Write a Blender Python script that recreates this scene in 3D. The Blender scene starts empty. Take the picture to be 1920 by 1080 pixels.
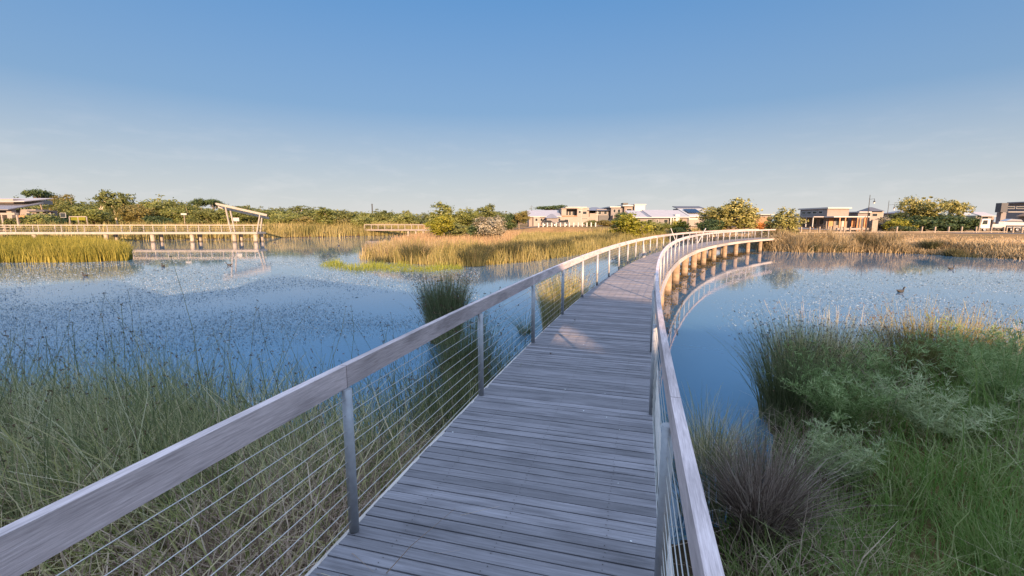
import bpy, math, random
import numpy as np
from mathutils import Vector, Matrix
rad = math.radians
random.seed(4)
S = bpy.context.scene
COL = S.collection

# ------------------------------------------------------------------ camera
CAM_Z, F, HOR = 1.95, 853.3, 416.0
PITCH = math.atan((540 - HOR) / F)
cam = bpy.data.cameras.new("camera"); cam.lens = 16.0; cam.sensor_width = 36.0
cam.clip_start = 0.05; cam.clip_end = 6000
co = bpy.data.objects.new("camera", cam); COL.objects.link(co)
co.location = (0, 0, CAM_Z); co.rotation_euler = (math.pi / 2 - PITCH, 0, 0)
S.camera = co
SKY_K, SKY_T, HAZE_C = -.78, (.76, .94, .95, 1), (2.85, 2.72, 2.72, 1)
def ramp_(N, stops):
    r = N.new("ShaderNodeValToRGB"); e = r.color_ramp.elements
    while len(e) < len(stops): e.new(.5)
    for a, (p, v) in zip(e, stops): a.position = p; a.color = (v, v, v, 1)
    return r

# ------------------------------------------------------------------ sky, sun, exposure
SUN_EL, SUN_AZ = rad(14.5), rad(170.0)       # azimuth of the sun from +Y, clockwise
W = bpy.data.worlds.new("World"); S.world = W; W.use_nodes = True
nt = W.node_tree; N = nt.nodes; L = nt.links
bg = N["Background"]; bg.inputs[1].default_value = 0.10
sky = N.new("ShaderNodeTexSky"); sky.sky_type = 'NISHITA'; sky.sun_disc = False
sky.sun_elevation = SUN_EL; sky.sun_rotation = SUN_AZ
sky.air_density = 0.8; sky.dust_density = 0.15; sky.ozone_density = 3.0; sky.altitude = 0
tc = N.new("ShaderNodeTexCoord"); sep = N.new("ShaderNodeSeparateXYZ"); L.new(tc.outputs['Generated'], sep.inputs[0])
mp = N.new("ShaderNodeMapping"); mp.inputs['Scale'].default_value = (5, 5, 22); L.new(tc.outputs['Generated'], mp.inputs[0])
cn = N.new("ShaderNodeTexNoise"); cn.inputs['Scale'].default_value = 2.3; cn.inputs['Detail'].default_value = 7; cn.inputs['Roughness'].default_value = .6
L.new(mp.outputs[0], cn.inputs[0])
cr = N.new("ShaderNodeValToRGB"); cr.color_ramp.elements[0].position = .50; cr.color_ramp.elements[1].position = .78
L.new(cn.outputs[0], cr.inputs[0])
el = N.new("ShaderNodeValToRGB")              # thin cloud only low over the horizon
e = el.color_ramp.elements; e[0].position = .0; e[0].color = (0, 0, 0, 1); e[1].position = .20; e[1].color = (0, 0, 0, 1)
k = el.color_ramp.elements.new(.05); k.color = (1, 1, 1, 1); k = el.color_ramp.elements.new(.11); k.color = (.7, .7, .7, 1)
L.new(sep.outputs[2], el.inputs[0])
mu = N.new("ShaderNodeMath"); mu.operation = 'MULTIPLY'; L.new(cr.outputs[0], mu.inputs[0]); L.new(el.outputs[0], mu.inputs[1])
mu2 = N.new("ShaderNodeMath"); mu2.operation = 'MULTIPLY'; mu2.inputs[1].default_value = .18; L.new(mu.outputs[0], mu2.inputs[0])
mx = N.new("ShaderNodeMix"); mx.data_type = 'RGBA'
bw = N.new("ShaderNodeRGBToBW"); L.new(sky.outputs[0], bw.inputs[0])       # the sky's own contrast, softened
pw = N.new("ShaderNodeMath"); pw.operation = 'POWER'; pw.inputs[1].default_value = SKY_K; L.new(bw.outputs[0], pw.inputs[0])
vs = N.new("ShaderNodeVectorMath"); vs.operation = 'SCALE'; L.new(sky.outputs[0], vs.inputs[0]); L.new(pw.outputs[0], vs.inputs['Scale'])
tn = N.new("ShaderNodeMix"); tn.data_type = 'RGBA'; tn.blend_type = 'MULTIPLY'; tn.inputs[0].default_value = 1; L.new(vs.outputs[0], tn.inputs[6]); tn.inputs[7].default_value = SKY_T
hz = ramp_(N, [(0, .85), (.10, .52), (.22, .14), (.42, 0)]); L.new(sep.outputs[2], hz.inputs[0])     # pale haze low over the horizon
hm = N.new("ShaderNodeMix"); hm.data_type = 'RGBA'; L.new(hz.outputs[0], hm.inputs[0]); L.new(tn.outputs[2], hm.inputs[6]); hm.inputs[7].default_value = HAZE_C
L.new(mu2.outputs[0], mx.inputs[0]); vl = ramp_(N, [(.43, 0), (.64, .92)]); L.new(sep.outputs[2], vl.inputs[0])                            # unseen bright cloud veil added overhead to fill the shaded foreground
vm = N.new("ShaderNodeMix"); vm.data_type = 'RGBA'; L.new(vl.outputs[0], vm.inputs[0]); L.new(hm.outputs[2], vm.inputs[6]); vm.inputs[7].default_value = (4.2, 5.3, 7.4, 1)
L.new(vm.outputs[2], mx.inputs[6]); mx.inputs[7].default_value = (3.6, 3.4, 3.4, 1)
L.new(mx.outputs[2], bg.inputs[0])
sl = bpy.data.lights.new("sun", 'SUN'); sl.energy = 5.0; sl.angle = rad(.5); sl.color = (1.0, .65, .39)
so = bpy.data.objects.new("sun", sl); COL.objects.link(so)
SD = Vector((math.sin(SUN_AZ) * math.cos(SUN_EL), math.cos(SUN_AZ) * math.cos(SUN_EL), math.sin(SUN_EL)))
so.rotation_euler = (-SD).to_track_quat('-Z', 'Y').to_euler()
S.view_settings.view_transform = 'Standard'; S.view_settings.look = 'None'
S.view_settings.exposure = 1.5; S.view_settings.gamma = 1.0
S.cycles.max_bounces = 8; S.cycles.transparent_max_bounces = 4; S.cycles.sample_clamp_indirect = 4

# ------------------------------------------------------------------ helpers
def un(px, py, z):
    u = (px - 960) / F; v = (540 - py) / F
    d = (u, math.cos(PITCH) + v * math.sin(PITCH), -math.sin(PITCH) + v * math.cos(PITCH))
    t = (z - CAM_Z) / d[2]
    return (d[0] * t, d[1] * t)
def at(px, py, Y):
    u = (px - 960) / F; v = (540 - py) / F
    d = (u, math.cos(PITCH) + v * math.sin(PITCH), -math.sin(PITCH) + v * math.cos(PITCH))
    t = Y / d[1]
    return Vector((d[0] * t, Y, CAM_Z + d[2] * t))

def tag(o, label=None, cat=None, group=None, kind=None):
    if label: o["label"] = label
    if cat: o["category"] = cat
    if group: o["group"] = group
    if kind: o["kind"] = kind
    return o
def thing(name, label, cat, loc=(0, 0, 0), rz=0, group=None):
    o = bpy.data.objects.new(name, None); COL.objects.link(o)
    o.location = loc; o.rotation_euler = (0, 0, rz); o.empty_display_size = .2
    return tag(o, label, cat, group)
def copy_tree(o, parent=None):
    c = o.copy(); COL.objects.link(c)
    if parent: c.parent = parent
    for ch in o.children: copy_tree(ch, c)
    return c

class MB:
    def __init__(s): s.v = []; s.f = []; s.uv = None
    def add(s, vs, fs):
        b = len(s.v); s.v += [tuple(v) for v in vs]; s.f += [tuple(i + b for i in f) for f in fs]; return s
    def box(s, x0, x1, y0, y1, z0, z1):
        return s.add([(x0,y0,z0),(x1,y0,z0),(x1,y1,z0),(x0,y1,z0),(x0,y0,z1),(x1,y0,z1),(x1,y1,z1),(x0,y1,z1)],
                     [(0,3,2,1),(4,5,6,7),(0,1,5,4),(1,2,6,5),(2,3,7,6),(3,0,4,7)])
    def beam(s, p, q, w, h):
        p = Vector(p); q = Vector(q); d = (q - p).normalized()
        up = Vector((0, 0, 1)) if abs(d.z) < .95 else Vector((0, 1, 0))
        r = d.cross(up).normalized() * w / 2; u = r.cross(d).normalized() * h / 2
        return s.add([p-r-u, p+r-u, p+r+u, p-r+u, q-r-u, q+r-u, q+r+u, q-r+u],
                     [(0,3,2,1),(4,5,6,7),(0,1,5,4),(1,2,6,5),(2,3,7,6),(3,0,4,7)])
    def cyl(s, p, q, r0, r1=None, n=10):
        r1 = r0 if r1 is None else r1
        p = Vector(p); q = Vector(q); d = (q - p).normalized()
        up = Vector((0, 0, 1)) if abs(d.z) < .95 else Vector((1, 0, 0))
        a = d.cross(up).normalized(); b = d.cross(a)
        vs = []
        for c, r in ((p, r0), (q, r1)):
            for i in range(n):
                t = 2 * math.pi * i / n; vs.append(c + a * math.cos(t) * r + b * math.sin(t) * r)
        fs = [(i, (i + 1) % n, n + (i + 1) % n, n + i) for i in range(n)]
        fs += [tuple(range(n - 1, -1, -1)), tuple(range(n, 2 * n))]
        return s.add(vs, fs)
    def prism(s, poly, y0, y1):      # polygon in x,z swept along y
        n = len(poly)
        vs = [(x, y0, z) for x, z in poly] + [(x, y1, z) for x, z in poly]
        fs = [(i, (i + 1) % n, n + (i + 1) % n, n + i) for i in range(n)] + [tuple(range(n - 1, -1, -1)), tuple(range(n, 2 * n))]
        return s.add(vs, fs)
    def build(s, name, mat, parent=None, smooth=False, bevel=0):
        me = bpy.data.meshes.new(name); me.from_pydata(s.v, [], s.f); me.update()
        me.materials.append(mat)
        if smooth: me.shade_smooth()
        o = bpy.data.objects.new(name, me); COL.objects.link(o)
        if parent: o.parent = parent
        if bevel:
            m = o.modifiers.new("bevel", 'BEVEL'); m.width = bevel; m.segments = 2; m.limit_method = 'ANGLE'
        return o
def np_obj(name, V, Q, mat, parent=None, uv=None, smooth=False, mats=None, mi=None):
    """V (n,3) float, Q (m,k) int faces of k corners"""
    me = bpy.data.meshes.new(name); V = np.asarray(V, np.float32); Q = np.asarray(Q, np.int32)
    k = Q.shape[1]
    me.vertices.add(len(V)); me.vertices.foreach_set("co", V.ravel())
    me.loops.add(Q.size); me.loops.foreach_set("vertex_index", Q.ravel())
    me.polygons.add(len(Q)); me.polygons.foreach_set("loop_start", np.arange(len(Q), dtype=np.int32) * k)
    if uv is not None:
        l = me.uv_layers.new(name="UVMap"); l.data.foreach_set("uv", np.asarray(uv, np.float32)[Q.ravel()].ravel())
    for m in (mats or [mat]): me.materials.append(m)
    if mi is not None: me.polygons.foreach_set("material_index", np.asarray(mi, np.int32))
    me.update(); me.validate()
    if smooth: me.shade_smooth()
    else: me.shade_flat()
    o = bpy.data.objects.new(name, me); COL.objects.link(o)
    if parent: o.parent = parent
    return o

# ------------------------------------------------------------------ materials
def new_mat(name):
    m = bpy.data.materials.new(name); m.use_nodes = True
    return m, m.node_tree.nodes, m.node_tree.links, m.node_tree.nodes["Principled BSDF"]
def ramp(N, stops):
    r = N.new("ShaderNodeValToRGB"); e = r.color_ramp.elements
    while len(e) < len(stops): e.new(.5)
    for a, (p, c) in zip(e, stops): a.position = p; a.color = (*c, 1)
    return r
def plain(name, c, rough=.6, metal=0, var=.12, scale=3.0, bump=0.0):
    m, N, L, b = new_mat(name)
    b.inputs['Roughness'].default_value = rough; b.inputs['Metallic'].default_value = metal
    t = N.new("ShaderNodeTexCoord"); n = N.new("ShaderNodeTexNoise"); n.inputs['Scale'].default_value = scale
    n.inputs['Detail'].default_value = 6; n.inputs['Roughness'].default_value = .65
    L.new(t.outputs['Object'], n.inputs[0])
    r = ramp(N, [(.3, tuple(x * (1 - var) for x in c)), (.7, tuple(min(1, x * (1 + var)) for x in c))])
    L.new(n.outputs[0], r.inputs[0]); L.new(r.outputs[0], b.inputs['Base Color'])
    if bump:
        bp = N.new("ShaderNodeBump"); bp.inputs['Strength'].default_value = bump; bp.inputs['Distance'].default_value = .02
        L.new(n.outputs[0], bp.inputs['Height']); L.new(bp.outputs[0], b.inputs['Normal'])
    return m
def wood(name, cols, uscale=3, vscale=60, rough=.8, stain=None):
    """grain along uv.x (metres); every board (mesh island) gets its own tone"""
    m, N, L, b = new_mat(name); b.inputs['Roughness'].default_value = rough
    b.inputs['Specular IOR Level'].default_value = .25
    uvn = N.new("ShaderNodeUVMap"); g = N.new("ShaderNodeNewGeometry")
    sc = N.new("ShaderNodeVectorMath"); sc.operation = 'MULTIPLY'; sc.inputs[1].default_value = (uscale, vscale, 0); L.new(uvn.outputs[0], sc.inputs[0])
    cm = N.new("ShaderNodeCombineXYZ"); ml = N.new("ShaderNodeMath"); ml.operation = 'MULTIPLY'; ml.inputs[1].default_value = 91
    L.new(g.outputs['Random Per Island'], ml.inputs[0]); L.new(ml.outputs[0], cm.inputs[2])
    ad = N.new("ShaderNodeVectorMath"); L.new(sc.outputs[0], ad.inputs[0]); L.new(cm.outputs[0], ad.inputs[1])
    n = N.new("ShaderNodeTexNoise"); n.inputs['Scale'].default_value = 1; n.inputs['Detail'].default_value = 5; n.inputs['Roughness'].default_value = .7
    L.new(ad.outputs[0], n.inputs[0])
    r = ramp(N, [(.25, cols[0]), (.5, cols[1]), (.78, cols[2])]); L.new(n.outputs[0], r.inputs[0])
    tone = N.new("ShaderNodeMapRange"); tone.inputs[3].default_value = .74; tone.inputs[4].default_value = 1.2
    L.new(g.outputs['Random Per Island'], tone.inputs[0])
    mm = N.new("ShaderNodeMix"); mm.data_type = 'RGBA'; mm.blend_type = 'MULTIPLY'; mm.inputs[0].default_value = 1
    L.new(r.outputs[0], mm.inputs[6]); L.new(tone.outputs[0], mm.inputs[7])
    out = mm.outputs[2]
    if stain:
        n2 = N.new("ShaderNodeTexNoise"); n2.inputs['Scale'].default_value = 1; n2.inputs['Detail'].default_value = 4
        s2 = N.new("ShaderNodeVectorMath"); s2.operation = 'MULTIPLY'; s2.inputs[1].default_value = (2.2, 9.0, 0); L.new(uvn.outputs[0], s2.inputs[0])
        a2 = N.new("ShaderNodeVectorMath"); L.new(s2.outputs[0], a2.inputs[0]); sm_ = N.new("ShaderNodeVectorMath"); sm_.operation = 'SCALE'; sm_.inputs['Scale'].default_value = .03; L.new(cm.outputs[0], sm_.inputs[0]); L.new(sm_.outputs[0], a2.inputs[1]); L.new(a2.outputs[0], n2.inputs[0])
        r2 = ramp(N, [(.34, (.42, .42, .43)), (.52, (1, 1, 1)), (.75, (1.12, 1.12, 1.13))]); L.new(n2.outputs[0], r2.inputs[0])
        m2 = N.new("ShaderNodeMix"); m2.data_type = 'RGBA'; m2.blend_type = 'MULTIPLY'; m2.inputs[0].default_value = stain
        L.new(out, m2.inputs[6]); L.new(r2.outputs[0], m2.inputs[7]); out = m2.outputs[2]
    L.new(out, b.inputs['Base Color'])
    bp = N.new("ShaderNodeBump"); bp.inputs['Strength'].default_value = .35; bp.inputs['Distance'].default_value = .004
    L.new(n.outputs[0], bp.inputs['Height']); L.new(bp.outputs[0], b.inputs['Normal'])
    return m
def leafy(name, stops, trans=.3, rough=.6, nscale=.35, spread=.5):
    """colour differs from leaf to leaf and, slowly, from place to place"""
    m, N, L, b = new_mat(name); b.inputs['Roughness'].default_value = rough; b.inputs['Specular IOR Level'].default_value = .2
    g = N.new("ShaderNodeNewGeometry"); n = N.new("ShaderNodeTexNoise"); n.inputs['Scale'].default_value = nscale; n.inputs['Detail'].default_value = 3
    t = N.new("ShaderNodeNewGeometry"); L.new(t.outputs['Position'], n.inputs[0])
    a = N.new("ShaderNodeMath"); a.operation = 'MULTIPLY_ADD'; a.inputs[1].default_value = spread
    st = N.new("ShaderNodeMapRange"); st.inputs[1].default_value = .3; st.inputs[2].default_value = .7; st.inputs[3].default_value = 0; st.inputs[4].default_value = 1 - spread
    L.new(n.outputs[0], st.inputs[0]); L.new(g.outputs['Random Per Island'], a.inputs[0]); L.new(st.outputs[0], a.inputs[2])
    r = ramp(N, stops); L.new(a.outputs[0], r.inputs[0]); L.new(r.outputs[0], b.inputs['Base Color'])
    tr = N.new("ShaderNodeBsdfTranslucent"); L.new(r.outputs[0], tr.inputs[0])
    mi = N.new("ShaderNodeMixShader"); mi.inputs[0].default_value = trans
    o = N["Material Output"]; L.new(b.outputs[0], mi.inputs[1]); L.new(tr.outputs[0], mi.inputs[2]); L.new(mi.outputs[0], o.inputs[0])
    return m
M = {}
M['deck'] = wood('weathered_deck', [(0.12, 0.114, 0.121), (0.199, 0.189, 0.202), (0.28, 0.269, 0.29)], 2.2, 70, .8, .45)
M['rail'] = wood('weathered_rail', [(0.34, 0.281, 0.271), (0.562, 0.463, 0.451), (0.78, 0.673, 0.656)], 7.0, 130, .8, .5)
M['fascia'] = wood('edge_timber', [(0.286, 0.253, 0.22), (0.418, 0.374, 0.341), (0.55, 0.495, 0.451)], 1.2, 40, .8)
M['post'] = plain('galvanised_post', (.36,.37,.385), .5, .3, .15, 14)
M['cable'] = plain('steel_cable', (.55,.53,.50), .35, .8, .05)
M['pile'] = plain('timber_pile', (.25,.185,.125), .85, 0, .35, 4, .3)
def _wet(m):
    N, L = m.node_tree.nodes, m.node_tree.links; b = N["Principled BSDF"]; src = b.inputs['Base Color'].links[0].from_socket
    t = N.new("ShaderNodeNewGeometry"); sp = N.new("ShaderNodeSeparateXYZ"); L.new(t.outputs['Position'], sp.inputs[0])
    n = N.new("ShaderNodeTexNoise"); n.inputs['Scale'].default_value = 9; ad = N.new("ShaderNodeMath"); ad.operation = 'MULTIPLY_ADD'; ad.inputs[1].default_value = .25; L.new(n.outputs[0], ad.inputs[0]); L.new(sp.outputs[2], ad.inputs[2])
    r = N.new("ShaderNodeMapRange"); r.inputs[1].default_value = -1.32; r.inputs[2].default_value = -1.16; r.inputs[3].default_value = .35; r.inputs[4].default_value = 1; L.new(ad.outputs[0], r.inputs[0])
    mm = N.new("ShaderNodeMix"); mm.data_type = 'RGBA'; mm.blend_type = 'MULTIPLY'; mm.inputs[0].default_value = 1; L.new(src, mm.inputs[6]); L.new(r.outputs[0], mm.inputs[7]); L.new(mm.outputs[2], b.inputs['Base Color'])
_wet(M['pile'])
M['pier'] = plain('stained_pier', (.30,.26,.215), .85, 0, .3, 1.5); _wet(M['pier'])
M['concrete'] = plain('pale_concrete', (.27,.245,.215), .85, 0, .15, 2)
M['white'] = plain('white_paint', (.36,.355,.345), .5, 0, .06, 1.5)
M['jettywood'] = plain('pale_jetty_timber', (.27,.245,.215), .8, 0, .12, 1.5)
M['cream'] = plain('cream_render', (.245,.215,.195), .85, 0, .08, .6)
M['beige'] = plain('beige_render', (.20,.172,.158), .85, 0, .1, .6)
M['greywall'] = plain('grey_render', (.17,.16,.165), .85, 0, .1, .6)
M['darkwall'] = plain('charcoal_cladding', (.055,.06,.07), .6, 0, .15, 1)
M['metalroof'] = plain('pale_metal_roof', (.33,.31,.31), .6, .05, .06, .5)
M['greyroof'] = plain('grey_metal_roof', (.17,.17,.19), .5, .2, .1, .5)
M['darkroof'] = plain('dark_tiled_roof', (.07,.07,.08), .6, 0, .2, 2)
M['timber'] = plain('orange_timber', (.42,.20,.09), .7, 0, .25, 2)
M['brownwall'] = plain('brown_timber_wall', (.24,.14,.08), .8, 0, .2, 1.5)
M['window'] = plain('dark_window_glass', (.025,.03,.035), .08, 0, .1, 1)
M['solar'] = plain('solar_panel', (.012,.018,.04), .15, 0, .2, 1)
M['asphalt'] = plain('asphalt', (.10,.098,.10), .9, 0, .15, .6)
M['path'] = plain('pale_path', (.36,.34,.35), .9, 0, .1, .5)
M['fence'] = plain('grey_fence_timber', (.25,.21,.17), .9, 0, .25, 2)
M['tyre'] = plain('black_rubber', (.02,.02,.02), .8, 0, .2, 4)
M['carwhite'] = plain('white_vehicle_paint', (.42,.43,.44), .3, 0, .03, 1)
M['cardark'] = plain('dark_vehicle_paint', (.03,.035,.045), .25, .3, .05, 1)
M['silver'] = plain('silver_vehicle_paint', (.32,.33,.35), .3, .5, .05, 1)
M['black'] = plain('black_metal', (.02,.022,.026), .5, .2, .1, 2)
M['lampglass'] = plain('lamp_glass', (.6,.6,.58), .3, 0, .05, 1)
M['brick'] = plain('pale_stone_wall', (.24,.21,.18), .9, 0, .25, 3)
M['duck'] = plain('dark_feathers', (.03,.028,.026), .7, 0, .4, 14)
M['beak'] = plain('pale_beak', (.6,.56,.5), .5, 0, .05, 5)
M['bark'] = plain('grey_brown_bark', (.22,.17,.13), .95, 0, .3, 2, .3)
M['palebark'] = plain('pale_gum_bark', (.55,.46,.36), .85, 0, .2, 1.2)
M['reed_dull'] = leafy('dull_reed', [(0, (0.083, 0.105, 0.031)), (0.25, (0.238, 0.259, 0.084)), (0.5, (0.451, 0.418, 0.178)), (0.75, (0.713, 0.583, 0.376)), (1, (0.85, 0.814, 0.627))], .5, .6, .5, .62)
M['reed_green'] = leafy('green_reed', [(0, (0.07, 0.09, 0.04)), (0.35, (0.2, 0.235, 0.095)), (0.65, (0.42, 0.4, 0.21)), (1, (0.82, 0.76, 0.58))], .45, .6, .8, .6)
M['rush'] = leafy('dark_rush', [(0, (0.06, 0.08, 0.035)), (0.6, (0.15, 0.175, 0.075)), (1, (0.36, 0.33, 0.2))], .5, .6, 1.2, .7)
M['seedhead'] = plain('brown_seed_head', (.10,.055,.03), .9, 0, .4, 20)
M['tussock'] = leafy('dry_tussock', [(0, (0.097, 0.065, 0.047)), (0.35, (0.291, 0.204, 0.149)), (0.7, (0.523, 0.395, 0.297)), (1, (0.775, 0.624, 0.485))], .5, .7, 1.0, .8)
M['brown_tussock'] = leafy('brown_tussock', [(0,(.07,.048,.034)), (.45,(.19,.14,.11)), (.8,(.36,.285,.23)), (1,(.62,.54,.45))], .3, .7, 1.0, .8)
M['greengrass'] = leafy('green_grass', [(0, (0.05, 0.1, 0.02)), (0.35, (0.14, 0.24, 0.05)), (0.7, (0.27, 0.33, 0.11)), (1, (0.58, 0.53, 0.33))], .5, .6, .7, .6)
M['fennel'] = leafy('feathery_green', [(0, (0.086, 0.132, 0.039)), (0.5, (0.255, 0.345, 0.127)), (1, (0.561, 0.621, 0.313))], .5, .6, 1.0, .6)
M['palefennel'] = leafy('pale_feathery_green', [(0, (0.159, 0.21, 0.094)), (0.5, (0.382, 0.44, 0.226)), (1, (0.7, 0.7, 0.429))], .5, .6, 1.0, .6)
M['sedge'] = leafy('dark_sedge', [(0,(.03,.035,.018)), (.6,(.07,.075,.035)), (1,(.16,.13,.07))], .2, .6, 1.2, .7)
M['goldreed'] = leafy('golden_reed', [(0, (0.1, 0.105, 0.035)), (0.4, (0.225, 0.2, 0.07)), (0.75, (0.36, 0.3, 0.13)), (1, (0.47, 0.39, 0.2))], .3, .6, .16, .5)
M['pinkgrass'] = leafy('dry_pink_grass', [(0, (0.229, 0.147, 0.08)), (0.5, (0.37, 0.255, 0.14)), (1, (0.484, 0.363, 0.22))], .3, .6, .2, .6)
M['yellowreed'] = leafy('yellow_green_reed', [(0,(.11,.12,.02)), (.5,(.24,.22,.04)), (1,(.40,.33,.09))], .35, .6, .12, .5)
M['limeweed'] = leafy('lime_water_plant', [(0, (0.094, 0.135, 0.017)), (0.5, (0.206, 0.24, 0.03)), (1, (0.356, 0.346, 0.07))], .35, .5, .3, .6)
M['brownreed'] = leafy('brown_reed', [(0, (0.096, 0.074, 0.042)), (0.4, (0.24, 0.186, 0.102)), (1, (0.504, 0.408, 0.252))], .25, .6, .3, .55)
M['bankgrass'] = leafy('orange_dry_grass', [(0, (0.239, 0.17, 0.089)), (0.5, (0.386, 0.29, 0.168)), (1, (0.534, 0.43, 0.284))], .25, .7, .12, .5)
M['olive'] = leafy('olive_leaf', [(0, (0.05, 0.069, 0.019)), (0.5, (0.117, 0.137, 0.042)), (1, (0.207, 0.216, 0.084))], .25, .55, .15, .7)
M['olivelight'] = leafy('light_olive_leaf', [(0, (0.081, 0.103, 0.023)), (0.5, (0.171, 0.196, 0.053)), (1, (0.297, 0.294, 0.116))], .3, .55, .2, .7)
M['rust'] = leafy('rusty_olive_leaf', [(0, (0.097, 0.09, 0.025)), (0.5, (0.176, 0.155, 0.05)), (1, (0.273, 0.23, 0.09))], .25, .55, .2, .7)
M['darkleaf'] = leafy('dark_green_leaf', [(0, (0.023, 0.046, 0.018)), (0.5, (0.052, 0.085, 0.033)), (1, (0.117, 0.143, 0.058))], .2, .5, .3, .7)
M['greyleaf'] = leafy('grey_green_leaf', [(0,(.12,.115,.08)), (.5,(.24,.22,.16)), (1,(.42,.38,.30))], .25, .55, .4, .7)
M['yellowleaf'] = leafy('yellow_green_leaf', [(0,(.12,.14,.015)), (.5,(.24,.24,.03)), (1,(.40,.36,.07))], .35, .5, .3, .7)
M['gumleaf'] = leafy('gum_leaf', [(0, (0.084, 0.091, 0.028)), (0.5, (0.238, 0.231, 0.07)), (1, (0.504, 0.448, 0.182))], .25, .45, .4, .75)
M['orangeleaf'] = leafy('orange_leaf', [(0,(.28,.10,.02)), (1,(.55,.24,.06))], .25, .6, .5, .7)

# water
def water_mat():
    m, N, L, b = new_mat('pond_water')
    b.inputs['Base Color'].default_value = (.06, .14, .225, 1); b.inputs['Roughness'].default_value = .035
    b.inputs['IOR'].default_value = 1.75
    t = N.new("ShaderNodeTexCoord")
    n = N.new("ShaderNodeTexNoise"); n.inputs['Scale'].default_value = 2.2; n.inputs['Detail'].default_value = 4; L.new(t.outputs['Object'], n.inputs[0])
    n3 = N.new("ShaderNodeTexNoise"); n3.inputs['Scale'].default_value = .09; n3.inputs['Detail'].default_value = 2; L.new(t.outputs['Object'], n3.inputs[0])
    r = ramp(N, [(.42, (.03,)*3), (.62, (1,)*3)]); L.new(n3.outputs[0], r.inputs[0])
    mm = N.new("ShaderNodeMath"); mm.operation = 'MULTIPLY'; L.new(n.outputs[0], mm.inputs[0]); L.new(r.outputs[0], mm.inputs[1])
    bp = N.new("ShaderNodeBump"); bp.inputs['Strength'].default_value = .10; bp.inputs['Distance'].default_value = .05
    L.new(mm.outputs[0], bp.inputs['Height']); L.new(bp.outputs[0], b.inputs['Normal'])
    return m
M['water'] = water_mat()
def ground_mat():
    m, N, L, b = new_mat('ground_soil'); b.inputs['Roughness'].default_value = .95; b.inputs['Specular IOR Level'].default_value = .1
    g = N.new("ShaderNodeNewGeometry")
    n = N.new("ShaderNodeTexNoise"); n.inputs['Scale'].default_value = .06; n.inputs['Detail'].default_value = 10; n.inputs['Roughness'].default_value = .7; L.new(g.outputs['Position'], n.inputs[0])
    n2 = N.new("ShaderNodeTexNoise"); n2.inputs['Scale'].default_value = 1.3; n2.inputs['Detail'].default_value = 8; n2.inputs['Roughness'].default_value = .75; L.new(g.outputs['Position'], n2.inputs[0])
    r = ramp(N, [(.36, (.15,.13,.045)), (.48, (.27,.165,.07)), (.62, (.36,.215,.10))]); L.new(n.outputs[0], r.inputs[0])
    r2 = ramp(N, [(.3, (.6,.6,.6)), (.7, (1.2,1.15,1.1))]); L.new(n2.outputs[0], r2.inputs[0])
    mm = N.new("ShaderNodeMix"); mm.data_type = 'RGBA'; mm.blend_type = 'MULTIPLY'; mm.inputs[0].default_value = 1
    L.new(r.outputs[0], mm.inputs[6]); L.new(r2.outputs[0], mm.inputs[7])
    # wet mud next to the water (height of the real ground)
    sp = N.new("ShaderNodeSeparateXYZ"); L.new(g.outputs['Position'], sp.inputs[0])
    mr = N.new("ShaderNodeMapRange"); mr.inputs[1].default_value = -1.5; mr.inputs[2].default_value = -1.05; L.new(sp.outputs[2], mr.inputs[0])
    m2 = N.new("ShaderNodeMix"); m2.data_type = 'RGBA'; L.new(mr.outputs[0], m2.inputs[0]); m2.inputs[6].default_value = (.06,.045,.028,1)
    L.new(mm.outputs[2], m2.inputs[7]); L.new(m2.outputs[2], b.inputs['Base Color'])
    bp = N.new("ShaderNodeBump"); bp.inputs['Strength'].default_value = .5; bp.inputs['Distance'].default_value = .1
    L.new(n2.outputs[0], bp.inputs['Height']); L.new(bp.outputs[0], b.inputs['Normal'])
    return m
M['ground'] = ground_mat()

# ------------------------------------------------------------------ terrain
WZ = -1.55
def pxs(*pts): return [un(a, b, WZ) for a, b in pts]
ISLAND = pxs((676,486),(760,495),(870,500),(930,496),(1000,490),(1100,475),(1150,465),(1210,458),(1270,452)) + [(45,95),(60,130),(10,118)] + pxs((805,442),(790,449),(740,456),(690,468))
SPIT = pxs((-260,492),(0,493),(150,492),(240,489),(249,486),(240,480),(215,474)) + [(-50,55),(-80,56)]
POND = [(-18,3),(-30,8),(-60,20),(-95,40),(-110,75)] + pxs((0,452.5),(240,450.5),(480,446.5),(620,444),(760,441),(800,439)) + [(3,106),(30,88)] + \
       pxs((1400,465),(1440,470),(1500,473),(1600,473),(1700,475),(1800,480),(1920,487),(2100,494)) + [(75,30),(60,12),(30,7.5),(14,8.6),(10,9.2),(6.5,9.0),(4.7,7.8),(3.3,5.2),(1.6,4.4),(-.4,5.2),(-1.5,6.2),(-6,7.0),(-11,6.2)]
def inside(P, X, Y):
    r = np.zeros(X.shape, bool); n = len(P)
    for i in range(n):
        x0, y0 = P[i]; x1, y1 = P[(i + 1) % n]
        if y0 == y1: continue
        c = (y0 > Y) != (y1 > Y)
        r ^= c & (X < (x1 - x0) * (Y - y0) / (y1 - y0) + x0)
    return r
def edist(P, X, Y):
    d = np.full(X.shape, 1e9); n = len(P)
    for i in range(n):
        x0, y0 = P[i]; x1, y1 = P[(i + 1) % n]; dx, dy = x1 - x0, y1 - y0
        t = np.clip(((X - x0) * dx + (Y - y0) * dy) / (dx * dx + dy * dy + 1e-9), 0, 1)
        d = np.minimum(d, np.hypot(X - x0 - t * dx, Y - y0 - t * dy))
    return d
def sm(t): t = np.clip(t, 0, 1); return t * t * (3 - 2 * t)
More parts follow.
